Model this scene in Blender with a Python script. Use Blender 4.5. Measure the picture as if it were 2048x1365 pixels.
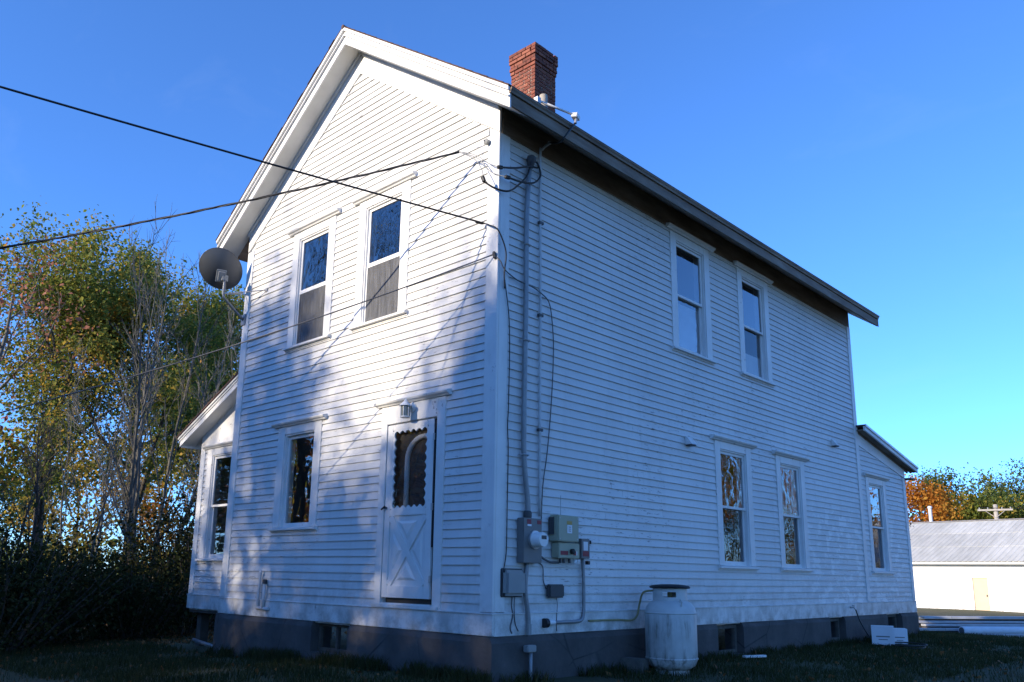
import bpy, bmesh, math, random
from mathutils import Vector, Matrix, noise
R = math.radians
random.seed(7)
scn = bpy.context.scene
for o in list(bpy.data.objects): bpy.data.objects.remove(o)

# ------------------------------------------------------------------ camera
CAM = Vector((6.079, -6.303, 0.6087))
YAW, PITCH, ROLL, FPX, PX, PY = R(-44.2298), R(12.3567), R(0.9678), 1657.4953, 983.40, 787.31
cam = bpy.data.cameras.new('camera'); camo = bpy.data.objects.new('camera', cam)
scn.collection.objects.link(camo); scn.camera = camo
fw = Vector((math.sin(YAW)*math.cos(PITCH), math.cos(YAW)*math.cos(PITCH), math.sin(PITCH)))
rt = Vector((math.cos(YAW), -math.sin(YAW), 0)); up = rt.cross(fw)
r2 = rt*math.cos(ROLL)+up*math.sin(ROLL); u2 = -rt*math.sin(ROLL)+up*math.cos(ROLL)
camo.matrix_world = Matrix(((r2.x, u2.x, -fw.x, CAM.x), (r2.y, u2.y, -fw.y, CAM.y), (r2.z, u2.z, -fw.z, CAM.z), (0, 0, 0, 1)))
cam.sensor_fit = 'HORIZONTAL'; cam.sensor_width = 36.0
cam.lens = FPX/2048*36.0
cam.shift_x = (1024-PX)/2048; cam.shift_y = (PY-682.5)/2048
cam.clip_start = 0.05; cam.clip_end = 3000

# ------------------------------------------------------------------ light
SUN_AZ, SUN_EL = R(14), R(18)          # light comes from the left of -y, low
world = bpy.data.worlds.new('World'); scn.world = world; world.use_nodes = True
nt = world.node_tree; nt.nodes.clear()
wo = nt.nodes.new('ShaderNodeOutputWorld'); bg = nt.nodes.new('ShaderNodeBackground')
sky = nt.nodes.new('ShaderNodeTexSky'); sky.sky_type = 'NISHITA'; sky.sun_disc = False
sky.sun_elevation = SUN_EL; sky.sun_rotation = R(180)+SUN_AZ
sky.altitude = 200; sky.air_density = 0.7; sky.dust_density = 0.0; sky.ozone_density = 9.5
# faint high cirrus over the clear blue
tc = nt.nodes.new('ShaderNodeTexCoord'); mpn = nt.nodes.new('ShaderNodeMapping'); mpn.inputs['Scale'].default_value = (2.2, 5.5, 7.0); mpn.inputs['Rotation'].default_value = (0.3, 0.2, 0.6)
cn = nt.nodes.new('ShaderNodeTexNoise'); cn.inputs['Scale'].default_value = 1.6; cn.inputs['Detail'].default_value = 7; cn.inputs['Roughness'].default_value = .62; cn.inputs['Distortion'].default_value = .7
cr_ = nt.nodes.new('ShaderNodeValToRGB'); cr_.color_ramp.elements[0].position = .56; cr_.color_ramp.elements[1].position = .86; cr_.color_ramp.elements[1].color = (.04, .04, .04, 1)
cm = nt.nodes.new('ShaderNodeMixRGB'); cm.inputs[2].default_value = (2.0, 2.3, 2.6, 1)
nt.links.new(tc.outputs['Generated'], mpn.inputs[0]); nt.links.new(mpn.outputs[0], cn.inputs['Vector']); nt.links.new(cn.outputs['Fac'], cr_.inputs[0]); nt.links.new(cr_.outputs[0], cm.inputs[0])
wb = nt.nodes.new('ShaderNodeMixRGB'); wb.blend_type = 'MULTIPLY'; wb.inputs[0].default_value = 1.0; wb.inputs[2].default_value = (1.03, .975, .97, 1)   # camera white balance
gm = nt.nodes.new('ShaderNodeGamma'); gm.inputs[1].default_value = 0.94
nt.links.new(sky.outputs[0], gm.inputs[0]); nt.links.new(gm.outputs[0], wb.inputs[1]); nt.links.new(wb.outputs[0], cm.inputs[1]); nt.links.new(cm.outputs[0], bg.inputs[0])
bg.inputs[1].default_value = 0.15
nt.links.new(bg.outputs[0], wo.inputs[0])
sd = bpy.data.lights.new('sun', 'SUN'); sd.energy = 2.7; sd.angle = R(0.53); sd.color = (1.0, 0.86, 0.67)
so = bpy.data.objects.new('sun', sd); scn.collection.objects.link(so)
Ldir = Vector((math.sin(SUN_AZ)*math.cos(SUN_EL), math.cos(SUN_AZ)*math.cos(SUN_EL), -math.sin(SUN_EL)))
so.rotation_euler = Ldir.to_track_quat('-Z', 'Y').to_euler(); so.location = (-10, -30, 20)
scn.view_settings.view_transform = 'Standard'; scn.view_settings.look = 'None'
scn.view_settings.exposure = 1.6; scn.view_settings.gamma = 1.0
scn.render.engine = 'CYCLES'

# ------------------------------------------------------------------ helpers
COL = scn.collection
WL = {}                                  # world location of every object (all parents are unrotated)
def par(o, p, loc):
    WL[o.name] = Vector(loc)
    o.location = Vector(loc) - (WL[p.name] if p else Vector())
    if p: o.parent = p
def tag(o, label=None, cat=None, group=None, kind=None):
    if label: o['label'] = label
    if cat: o['category'] = cat
    if group: o['group'] = group
    if kind: o['kind'] = kind
    return o
def empty(name, loc, label, cat, group=None):
    o = bpy.data.objects.new(name, None); COL.objects.link(o); par(o, None, loc)
    o.empty_display_size = .2
    return tag(o, label, cat, group)
class MB:
    def __init__(s): s.v = []; s.f = []
    def add(s, vs, fs):
        b = len(s.v); s.v += [tuple(v) for v in vs]; s.f += [tuple(i+b for i in f) for f in fs]; return s
    def hexa(s, c):       # 8 corners: 0-3 bottom ring, 4-7 top ring
        return s.add(c, [(0,1,2,3),(4,7,6,5),(0,4,5,1),(1,5,6,2),(2,6,7,3),(3,7,4,0)])
    def box(s, a, b):
        x0,y0,z0 = a; x1,y1,z1 = b
        return s.hexa([(x0,y0,z0),(x1,y0,z0),(x1,y1,z0),(x0,y1,z0),(x0,y0,z1),(x1,y0,z1),(x1,y1,z1),(x0,y1,z1)])
    def obox(s, c, ux, uy, uz):
        c, ux, uy, uz = Vector(c), Vector(ux), Vector(uy), Vector(uz)
        return s.hexa([c-ux-uy-uz, c+ux-uy-uz, c+ux+uy-uz, c-ux+uy-uz, c-ux-uy+uz, c+ux-uy+uz, c+ux+uy+uz, c-ux+uy+uz])
    def tube(s, pts, rad, n=8, cap=True):
        pts = [Vector(p) for p in pts]; m = len(pts)
        rads = rad if isinstance(rad, (list, tuple)) else [rad]*m
        t = (pts[1]-pts[0]).normalized()
        ref = Vector((0,0,1)) if abs(t.z) < .9 else Vector((1,0,0))
        u = t.cross(ref).normalized(); base = len(s.v)
        for i, p in enumerate(pts):
            if i == 0: t = pts[1]-pts[0]
            elif i == m-1: t = pts[-1]-pts[-2]
            else: t = pts[i+1]-pts[i-1]
            t = t.normalized() if t.length > 1e-9 else Vector((0,0,1))
            u = u - t*u.dot(t)
            u = u.normalized() if u.length > 1e-6 else t.orthogonal().normalized()
            w = t.cross(u)
            for k in range(n):
                a = 2*math.pi*k/n
                s.v.append(tuple(p + (u*math.cos(a)+w*math.sin(a))*rads[i]))
        for i in range(m-1):
            for k in range(n):
                a, b = base+i*n+k, base+i*n+(k+1) % n
                s.f.append((a, b, b+n, a+n))
        if cap:
            s.f.append(tuple(base+k for k in range(n))[::-1]); s.f.append(tuple(base+(m-1)*n+k for k in range(n)))
        return s
    def lathe(s, prof, c, axis=(0,0,1), n=24, cap=True):
        c, ax = Vector(c), Vector(axis).normalized(); u = ax.orthogonal().normalized(); w = ax.cross(u); base = len(s.v)
        for r, h in prof:
            for k in range(n):
                a = 2*math.pi*k/n; s.v.append(tuple(c+ax*h+(u*math.cos(a)+w*math.sin(a))*max(r, 1e-4)))
        for i in range(len(prof)-1):
            for k in range(n):
                a, b = base+i*n+k, base+i*n+(k+1) % n
                s.f.append((a, b, b+n, a+n))
        if cap:
            s.f.append(tuple(base+k for k in range(n))[::-1]); s.f.append(tuple(base+(len(prof)-1)*n+k for k in range(n)))
        return s
    def prism(s, poly, off):  # poly: list of 3d points, extruded along off
        off = Vector(off); n = len(poly); b = len(s.v)
        s.v += [tuple(Vector(p)) for p in poly]+[tuple(Vector(p)+off) for p in poly]
        s.f.append(tuple(b+i for i in range(n))[::-1]); s.f.append(tuple(b+n+i for i in range(n)))
        for i in range(n):
            j = (i+1) % n; s.f.append((b+i, b+j, b+n+j, b+n+i))
        return s
    def build(s, name, mat, parent=None, smooth=False, bevel=0, recalc=True, origin=None, autosm=None):
        me = bpy.data.meshes.new(name)
        if origin is None:
            xs, ys, zs = zip(*s.v); c = Vector(((min(xs)+max(xs))/2, (min(ys)+max(ys))/2, min(zs) if parent is None else (min(zs)+max(zs))/2))
        else: c = Vector(origin)
        me.from_pydata([(v[0]-c.x, v[1]-c.y, v[2]-c.z) for v in s.v], [], s.f)
        if recalc:
            bm = bmesh.new(); bm.from_mesh(me); bmesh.ops.recalc_face_normals(bm, faces=bm.faces)
            if bevel: bmesh.ops.bevel(bm, geom=list(bm.edges), offset=bevel, segments=2, affect='EDGES', clamp_overlap=True)
            bm.to_mesh(me); bm.free()
        if smooth:
            me.polygons.foreach_set('use_smooth', [True]*len(me.polygons))
        if autosm:
            try: me.set_sharp_from_angle(angle=R(autosm))
            except Exception: pass
        me.materials.append(mat)
        o = bpy.data.objects.new(name, me); COL.objects.link(o); par(o, parent, c)
        return o
def inst(name, me, loc, parent, rot=(0,0,0), scale=(1,1,1)):
    o = bpy.data.objects.new(name, me); COL.objects.link(o); par(o, parent, loc); o.rotation_euler = rot; o.scale = scale
    return o

# ------------------------------------------------------------------ materials
MATS = {}
class NT:
    def __init__(s, name):
        s.m = bpy.data.materials.new(name); s.m.use_nodes = True; s.t = s.m.node_tree; s.t.nodes.clear()
        s.out = s.t.nodes.new('ShaderNodeOutputMaterial'); MATS[name] = s.m
    def n(s, typ, **kw):
        nd = s.t.nodes.new('ShaderNode'+typ)
        for k, v in kw.items():
            if k.startswith('i_'):
                key = k[2:]; key = int(key) if key.isdigit() else key.replace('_', ' ')
                s.set(nd.inputs[key], v)
            else: setattr(nd, k, v)
        return nd
    def set(s, sock, v):
        if hasattr(v, 'is_linked') or isinstance(v, bpy.types.NodeSocket): s.t.links.new(v, sock)
        else:
            if isinstance(v, tuple) and len(v) == 3 and sock.type == 'RGBA': v = v+(1,)
            sock.default_value = v
    def pos(s, scale=(1,1,1), obj=False):
        src = s.n('TexCoord').outputs['Object'] if obj else s.n('NewGeometry').outputs['Position']
        mp = s.n('Mapping'); s.t.links.new(src, mp.inputs[0]); mp.inputs['Scale'].default_value = scale
        return mp.outputs[0]
    def noise(s, vec, scale=5, detail=4, rough=.55, dist=0):
        nd = s.n('TexNoise'); s.t.links.new(vec, nd.inputs['Vector'])
        nd.inputs['Scale'].default_value = scale; nd.inputs['Detail'].default_value = detail; nd.inputs['Roughness'].default_value = rough
        nd.inputs['Distortion'].default_value = dist
        return nd.outputs['Fac']
    def ramp(s, fac, stops):
        nd = s.n('ValToRGB'); s.t.links.new(fac, nd.inputs[0]); cr = nd.color_ramp
        while len(cr.elements) < len(stops): cr.elements.new(.5)
        for e, (p, c) in zip(cr.elements, stops):
            e.position = p; e.color = (c if isinstance(c, tuple) else (c, c, c))+(1,)
        return nd.outputs[0]
    def mix(s, fac, a, b, mode='MIX'):
        nd = s.n('MixRGB', blend_type=mode); s.set(nd.inputs[0], fac); s.set(nd.inputs[1], a); s.set(nd.inputs[2], b); return nd.outputs[0]
    def math(s, op, a, b=0.0):
        nd = s.n('Math', operation=op); s.set(nd.inputs[0], a); s.set(nd.inputs[1], b); return nd.outputs[0]
    def bsdf(s, col, rough=.6, bump=None, bstr=.2, bdist=.01, spec=.5, metal=0):
        b = s.n('BsdfPrincipled'); s.set(b.inputs['Base Color'], col); s.set(b.inputs['Roughness'], rough)
        b.inputs['Specular IOR Level'].default_value = spec; b.inputs['Metallic'].default_value = metal
        if bump is not None:
            bp = s.n('Bump'); s.t.links.new(bump, bp.inputs['Height']); bp.inputs['Strength'].default_value = bstr; bp.inputs['Distance'].default_value = bdist
            s.t.links.new(bp.outputs[0], b.inputs['Normal'])
        s.t.links.new(b.outputs[0], s.out.inputs[0]); return b

def m_simple(name, col, rough=.6, var=.15, scale=8, bstr=.15, metal=0, spec=.5):
    k = NT(name); p = k.pos(); f = k.noise(p, scale, 5)
    c = k.ramp(f, [(.3, tuple(x*(1-var) for x in col)), (.7, tuple(min(1, x*(1+var)) for x in col))])
    k.bsdf(c, rough, k.noise(p, scale*6, 3), bstr, .004, spec, metal); return k.m

def m_paint():
    k = NT('white_paint'); p = k.pos()
    f = k.noise(p, .9, 5, .6); c = k.ramp(f, [(.3, (.60,.60,.595)), (.7, (.69,.69,.68))])
    # per-board tint
    ri = k.n('ObjectInfo').outputs['Random']
    c = k.mix(1.0, c, k.ramp(ri, [(0, .93), (1, 1.0)]), 'MULTIPLY')
    # grime streaks running down
    st = k.noise(k.pos((9, 9, .7)), 1.2, 4, .6)
    c = k.mix(k.ramp(st, [(.52, 0.0), (.8, .35)]), c, (.45,.44,.42))
    sz_ = k.n('SeparateXYZ'); k.t.links.new(p, sz_.inputs[0])
    spl = k.math('MULTIPLY', k.ramp(sz_.outputs[2], [(.0, .7), (.75, 0.0)]), k.ramp(k.noise(p, 5, 6, .7), [(.4, 0.0), (.65, 1.0)]))
    c = k.mix(spl, c, (.30,.285,.26))
    # peeled flecks, long along the boards
    fl = k.noise(k.pos((5, 5, 30)), 1.3, 6, .7); reg = k.noise(p, .55, 3)
    msk = k.math('MULTIPLY', k.ramp(fl, [(.60, 0.0), (.62, 1.0)]), k.ramp(reg, [(.47, 0.0), (.62, 1.0)]))
    c = k.mix(msk, c, (.25,.24,.23))
    # touch-up paint low on the far end of the side wall
    sx = k.n('SeparateXYZ'); k.t.links.new(p, sx.inputs[0])
    w = k.math('MULTIPLY', k.ramp(k.math('MULTIPLY', sx.outputs[1], .1), [(.60, 0.0), (.85, 1.0)]), k.ramp(k.math('MULTIPLY', sx.outputs[2], .25), [(.4, 1.0), (.55, 0.0)]))
    tn = k.ramp(k.noise(k.pos((1, 1, 1.6)), 3.2, 5, .65), [(.50, 0.0), (.58, 1.0)])
    base = k.mix(k.math('MULTIPLY', w, .35), c, (.53,.525,.51))
    c = k.mix(k.math('MULTIPLY', w, tn), base, (.72,.715,.70))
    h = k.math('ADD', k.noise(k.pos((3, 3, 40)), 4, 4), k.math('MULTIPLY', msk, -.6))
    k.bsdf(c, .5, h, .25, .004); return k.m
def m_trim():
    k = NT('trim_paint'); p = k.pos(); f = k.noise(p, 1.7, 5, .6)
    c = k.ramp(f, [(.3, (.65,.65,.64)), (.7, (.76,.76,.75))])
    fl = k.noise(p, 14, 6, .7); reg = k.noise(p, .8, 3)
    msk = k.math('MULTIPLY', k.ramp(fl, [(.62, 0.0), (.66, 1.0)]), k.ramp(reg, [(.5, 0.0), (.62, 1.0)]))
    c = k.mix(msk, c, (.27,.26,.25))
    g = k.noise(k.pos((4, 4, 1)), 2.0, 5); c = k.mix(k.ramp(g, [(.55, 0.0), (.8, .4)]), c, (.42,.42,.40))
    sz_ = k.n('SeparateXYZ'); k.t.links.new(p, sz_.inputs[0])
    spl = k.math('MULTIPLY', k.ramp(sz_.outputs[2], [(.0, .8), (.45, 0.0)]), k.ramp(k.noise(p, 4, 6, .7), [(.4, 0.0), (.62, 1.0)]))
    c = k.mix(spl, c, (.28,.265,.24))
    k.bsdf(c, .5, k.noise(p, 30, 4), .15, .004); return k.m
def m_weather():
    k = NT('weathered_eave'); p = k.pos((6, 1, 6)); f = k.noise(p, 1.4, 6, .65)
    c = k.ramp(f, [(.25, (.10,.065,.043)), (.5, (.20,.145,.105)), (.75, (.31,.26,.21))])
    k.bsdf(c, .75, f, .3, .006); return k.m
def m_foundation():
    k = NT('parged_concrete'); p = k.pos(); f = k.noise(p, 2.2, 7, .65)
    c = k.ramp(f, [(.25, (.045,.042,.042)), (.6, (.085,.079,.077)), (.85, (.15,.14,.135))])
    f2 = k.noise(k.pos((2, 2, .6)), 3, 4); c = k.mix(k.ramp(f2, [(.55, 0.0), (.75, .5)]), c, (.05,.048,.046))
    v = k.n('TexVoronoi', feature='DISTANCE_TO_EDGE'); k.t.links.new(k.pos((1, 1, 1.4)), v.inputs['Vector']); v.inputs['Scale'].default_value = .8
    cr = k.ramp(v.outputs[0], [(.004, 1.0), (.012, 0.0)]); c = k.mix(k.math('MULTIPLY', cr, k.ramp(k.noise(p, 1.3, 3), [(.45, 0.0), (.6, .8)])), c, (.02,.02,.02))
    k.bsdf(c, .9, k.noise(p, 22, 6, .7), .5, .01); return k.m
def m_glass(name, strength, scale, ior=2.1, tint=(.03,.03,.035), refl=.75):
    k = NT(name); fr = k.n('Fresnel'); fr.inputs[0].default_value = ior
    bp = k.n('Bump'); bp.inputs['Strength'].default_value = strength; bp.inputs['Distance'].default_value = .02
    nz = k.noise(k.pos((1, 1, .8)), scale, 1.5, .4, .6); k.t.links.new(nz, bp.inputs['Height'])
    g = k.n('BsdfGlossy'); g.inputs['Roughness'].default_value = .012; g.inputs['Color'].default_value = (.95,.97,1,1)
    k.t.links.new(bp.outputs[0], g.inputs['Normal'])
    t = k.n('BsdfTransparent'); t.inputs[0].default_value = (refl, refl, refl, 1)
    bf = k.n('NewGeometry').outputs['Backfacing']; fac = k.math('MULTIPLY', fr.outputs[0], k.math('SUBTRACT', 1.0, bf))   # only the outer face mirrors
    ms = k.n('MixShader'); k.t.links.new(fac, ms.inputs[0]); k.t.links.new(t.outputs[0], ms.inputs[1]); k.t.links.new(g.outputs[0], ms.inputs[2])
    k.t.links.new(ms.outputs[0], k.out.inputs[0]); return k.m
def m_screen():
    k = NT('insect_screen'); d = k.n('BsdfDiffuse'); f = k.noise(k.pos((14, 14, 1.2)), 2.5, 5, .6)
    k.set(d.inputs[0], k.ramp(f, [(.3, (.085,.09,.10)), (.75, (.22,.225,.24))]))
    t = k.n('BsdfTransparent'); ms = k.n('MixShader'); ms.inputs[0].default_value = .62
    k.t.links.new(t.outputs[0], ms.inputs[1]); k.t.links.new(d.outputs[0], ms.inputs[2]); k.t.links.new(ms.outputs[0], k.out.inputs[0]); return k.m
def m_lace():
    k = NT('lace_curtain'); v = k.n('TexVoronoi', feature='DISTANCE_TO_EDGE'); k.t.links.new(k.pos(), v.inputs['Vector']); v.inputs['Scale'].default_value = 16
    d = k.n('BsdfDiffuse'); d.inputs[0].default_value = (.5,.5,.48,1); t = k.n('BsdfTransparent'); ms = k.n('MixShader')
    k.t.links.new(k.ramp(v.outputs[0], [(.03, .3), (.09, .05)]), ms.inputs[0])
    k.t.links.new(t.outputs[0], ms.inputs[1]); k.t.links.new(d.outputs[0], ms.inputs[2]); k.t.links.new(ms.outputs[0], k.out.inputs[0]); return k.m
def m_leaf(name, stops, trans=.4, nscale=.35, spec=.2):
    k = NT(name); f = k.noise(k.pos(), nscale, 3, .6); ri = k.n('NewGeometry').outputs['Random Per Island']
    fac = k.math('ADD', k.math('MULTIPLY', f, .75), k.math('MULTIPLY', ri, .28))
    c = k.ramp(fac, stops)
    v = k.ramp(k.math('FRACT', k.math('MULTIPLY', ri, 37.3)), [(0, .7), (1, 1.2)]); c = k.mix(1.0, c, v, 'MULTIPLY')
    b = k.n('BsdfPrincipled'); k.set(b.inputs['Base Color'], c); b.inputs['Roughness'].default_value = .6; b.inputs['Specular IOR Level'].default_value = spec
    t = k.n('BsdfTranslucent'); k.set(t.inputs[0], c); ms = k.n('MixShader'); ms.inputs[0].default_value = trans
    k.t.links.new(b.outputs[0], ms.inputs[1]); k.t.links.new(t.outputs[0], ms.inputs[2]); k.t.links.new(ms.outputs[0], k.out.inputs[0]); return k.m
def m_bark(name, a, b):
    k = NT(name); p = k.pos((4, 4, 1)); f = k.noise(p, 5, 6, .65)
    k.bsdf(k.ramp(f, [(.3, a), (.7, b)]), .9, f, .5, .02); return k.m
def m_ground():
    k = NT('lawn_soil'); p = k.pos(); f = k.noise(p, .25, 6, .6); g = k.noise(p, 6, 6, .7)
    c = k.ramp(f, [(.35, (.035,.04,.014)), (.55, (.06,.065,.02)), (.72, (.10,.085,.04))])
    c = k.mix(k.ramp(g, [(.45, 0.0), (.7, .6)]), c, (.06,.045,.025))
    k.bsdf(c, .95, g, .8, .04); return k.m
def m_brick():
    k = NT('red_brick'); p = k.pos(); ri = k.n('ObjectInfo').outputs['Random']
    c = k.ramp(ri, [(0, (.15,.042,.026)), (.5, (.225,.066,.038)), (1, (.29,.10,.058))])
    c = k.mix(k.ramp(k.noise(p, 9, 5), [(.46, 0.0), (.72, .75)]), c, (.06,.035,.028))
    k.bsdf(c, .9, k.noise(p, 60, 4), .4, .005); return k.m
def m_shingle():
    k = NT('asphalt_shingle'); p = k.pos(); c = k.ramp(k.noise(p, 5, 6, .7), [(.3, (.06,.035,.03)), (.7, (.13,.075,.06))])
    k.bsdf(c, .95, k.noise(p, 90, 3), .6, .005); return k.m
def m_tank():
    k = NT('tank_paint'); p = k.pos(); sx = k.n('SeparateXYZ'); k.t.links.new(p, sx.inputs[0])
    c = k.ramp(k.noise(p, 4, 5), [(.3, (.44,.45,.44)), (.7, (.60,.61,.60))])
    st = k.noise(k.pos((6, 6, .7)), 2.1, 7, .72, .4)
    hz = k.ramp(k.math('ADD', k.math('MULTIPLY', sx.outputs[2], 1.0), .5), [(.05, 1.0), (.22, 1.0), (.40, .7), (.68, .95), (.70, 0.0)])
    rg = k.ramp(k.noise(k.pos((1.6, 1.6, 1)), 2.3, 3), [(.46, 0.1), (.60, 1.0)])
    c = k.mix(k.math('MULTIPLY', k.math('MULTIPLY', k.ramp(st, [(.44, 0.0), (.62, 1.0)]), hz), rg), c, (.09,.075,.05))
    c = k.mix(k.math('MULTIPLY', k.ramp(k.noise(p, 11, 6, .7), [(.48, 0.0), (.62, 1.0)]), k.ramp(k.math('ADD', sx.outputs[2], .5), [(.06, .9), (.26, 0.0)])), c, (.10,.055,.025))
    c = k.mix(k.ramp(k.math('ADD', sx.outputs[2], k.math('MULTIPLY', k.noise(p, 9, 4), .1)), [(-.0, .0), (.0, .0)]), c, (.10,.07,.04))
    k.bsdf(c, .5, k.noise(p, 40, 4), .1, .003); return k.m
def m_shedwall():
    k = NT('shed_whitewash'); p = k.pos(); sx = k.n('SeparateXYZ'); k.t.links.new(p, sx.inputs[0])
    c = k.ramp(k.noise(p, .8, 5), [(.3, (.72,.72,.70)), (.7, (.80,.80,.78))])
    low = k.ramp(k.math('ADD', sx.outputs[2], 1.0), [(.25, 1.0), (.55, 0.0)])
    st = k.ramp(k.noise(k.pos((1, 1, 2.5)), 1.6, 7, .7, 1.5), [(.50, 0.0), (.54, 1.0), (.58, 0.1)])
    c = k.mix(k.math('MULTIPLY', low, st), c, (.30,.24,.17))
    k.bsdf(c, .8, k.noise(p, 3, 5), .2, .02); return k.m
def m_tin():
    k = NT('galvanised_tin'); p = k.pos(); ri = k.n('ObjectInfo').outputs['Random']
    c = k.ramp(k.noise(k.pos((2, .4, 1)), 1.3, 6, .6), [(.3, (.40,.40,.365)), (.7, (.54,.535,.49))])
    c = k.mix(1.0, c, k.ramp(ri, [(0, .86), (1, 1.08)]), 'MULTIPLY')
    k.bsdf(c, .6, None, metal=0, spec=.3); return k.m

PAINT = m_paint(); TRIM = m_trim(); EAVE = m_weather(); FOUND = m_foundation()
GLASS = m_glass('window_glass', .05, 3.0, 2.4); WAVY = m_glass('old_wavy_glass', .32, 6.0, 2.5); DARKGL = m_glass('door_glass', .05, 4.0, 2.5, refl=.92); LOWGL = m_glass('screened_glass', .12, 5.0, 1.55, refl=.8)
SCREEN = m_screen(); LACE = m_lace(); GROUND = m_ground(); BRICK = m_brick(); SHINGLE = m_shingle()
TANK = m_tank(); SHEDW = m_shedwall(); TIN = m_tin()
MORTAR = m_simple('lime_mortar', (.42,.37,.32), .95, .2, 20)
SOFFIT = m_simple('painted_soffit', (.62,.62,.60), .6, .12, 2)
DARKROOM = m_simple('dark_interior', (.02,.018,.016), .9, .2, 3)
BLIND = m_simple('roller_blind', (.72,.73,.74), .8, .08, 3)
BLACK = m_simple('black_rubber', (.012,.012,.013), .5, .2, 10)
CABLE = m_simple('grey_cable', (.10,.10,.105), .6, .2, 10)
ALU = m_simple('bare_aluminium', (.5,.5,.5), .4, .1, 10, metal=.6)
GALV = m_simple('grey_conduit', (.25,.26,.27), .45, .12, 12, metal=.3)
PAINTCOND = m_simple('painted_conduit', (.50,.51,.52), .5, .12, 12)
GREYBOX = m_simple('grey_enclosure', (.15,.15,.15), .45, .06, 5)
PALEGREY = m_simple('pale_plastic', (.27,.28,.28), .5, .06, 5)
INVERT = m_simple('beige_enclosure', (.34,.35,.25), .45, .05, 5)
DKBOX = m_simple('dark_grey_box', (.055,.055,.06), .55, .1, 8)
REDLAB = m_simple('red_label', (.24,.02,.03), .5, .05, 5)
WHITELAB = m_simple('white_label', (.72,.73,.75), .4, .03, 5)
AMBLAB = m_simple('amber_label', (.45,.28,.06), .5, .05, 5)
WHITEPL = m_simple('white_plastic', (.75,.75,.74), .35, .04, 5)
DISH = m_simple('dish_grey', (.085,.09,.095), .45, .08, 4)
BRASS = m_simple('yellow_gas_line', (.30,.26,.12), .5, .15, 10)
WOODDK = m_simple('old_post', (.07,.06,.05), .9, .3, 6)
CARD = m_simple('white_carton', (.68,.70,.74), .7, .06, 4)
CINDER = m_simple('cinder_block', (.10,.095,.085), .95, .25, 14, .4)
TANDOOR = m_simple('tan_door', (.58,.45,.30), .6, .04, 3)
VINYL = m_simple('chalky_vinyl', (.42,.43,.45), .5, .15, 2)
POLEW = m_simple('pole_wood', (.34,.31,.27), .9, .2, 5)
LANTGL = m_simple('frosted_lantern_glass', (.18,.2,.18), .2, .1, 6)
BARK = m_bark('dark_bark', (.035,.028,.022), (.10,.085,.07)); GBARK = m_bark('grey_bark', (.07,.066,.055), (.19,.178,.15))
L_OAK = m_leaf('oak_leaves', [(.34, (.10,.14,.03)), (.50, (.18,.215,.04)), (.60, (.34,.31,.055)), (.69, (.58,.33,.055)), (.80, (.52,.20,.045))], .55)
L_GREEN = m_leaf('green_leaves', [(.3, (.05,.08,.025)), (.55, (.10,.14,.035)), (.72, (.19,.19,.04)), (.88, (.30,.19,.035))], .5)
L_ORANGE = m_leaf('orange_leaves', [(.3, (.46,.15,.02)), (.55, (.58,.25,.035)), (.75, (.58,.35,.06)), (.9, (.30,.24,.05))], .6)
L_RED = m_leaf('russet_leaves', [(.3, (.28,.09,.05)), (.6, (.45,.19,.12)), (.85, (.45,.26,.16))], .5)
L_YEL = m_leaf('yellow_leaves', [(.3, (.20,.18,.03)), (.5, (.45,.33,.05)), (.7, (.55,.31,.05)), (.9, (.36,.14,.03))], .55)
L_DARK = m_leaf('evergreen_leaves', [(.3, (.018,.024,.010)), (.6, (.036,.044,.016)), (.85, (.09,.07,.025))], .2, .35, .03)
L_LITTER = m_leaf('dry_leaves', [(.25, (.10,.05,.022)), (.5, (.22,.10,.035)), (.75, (.34,.17,.06))], .2, 1.5)
L_GRASS = m_leaf('grass_blades', [(.25, (.02,.028,.009)), (.5, (.04,.052,.014)), (.72, (.085,.08,.03)), (.9, (.14,.115,.055))], .35, .6)

# ------------------------------------------------------------------ ground
def dist_house(x, y):
    dx = max(-7.3-x, 0, x-0.0); dy = max(0.0-y, 0, y-12.8); return math.hypot(dx, dy)
def gz(x, y):
    d = dist_house(x, y); t = min(max((-2-x)/4.0, 0), 1)
    z = -.46 - .048*min(d, 10.5) - .13*t*t*(3-2*t)*max(0, 1-d/14)
    r = math.hypot(x, y)
    n = noise.noise(Vector((x*.35, y*.35, 1.7)))*.05 + noise.noise(Vector((x*.06, y*.06, 4)))*.12*min(1, d/8)
    return z + n*min(1, .25+d/3)
def make_ground():
    axis = []
    v = 0
    while v < 26: axis.append(v); v += .6
    while v < 900: axis.append(v); v *= 1.22
    axis.append(1500)
    ax = sorted(set([-a for a in axis]+axis)); n = len(ax); mb = MB()
    for y in ax:
        for x in ax: mb.v.append((x-3, y+3, gz(x-3, y+3)))
    for j in range(n-1):
        for i in range(n-1): a = j*n+i; mb.f.append((a, a+1, a+n+1, a+n))
    g = mb.build('ground', GROUND, smooth=True, recalc=False, origin=(0,0,0)); g['kind'] = 'structure'
    return g
make_ground()

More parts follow.
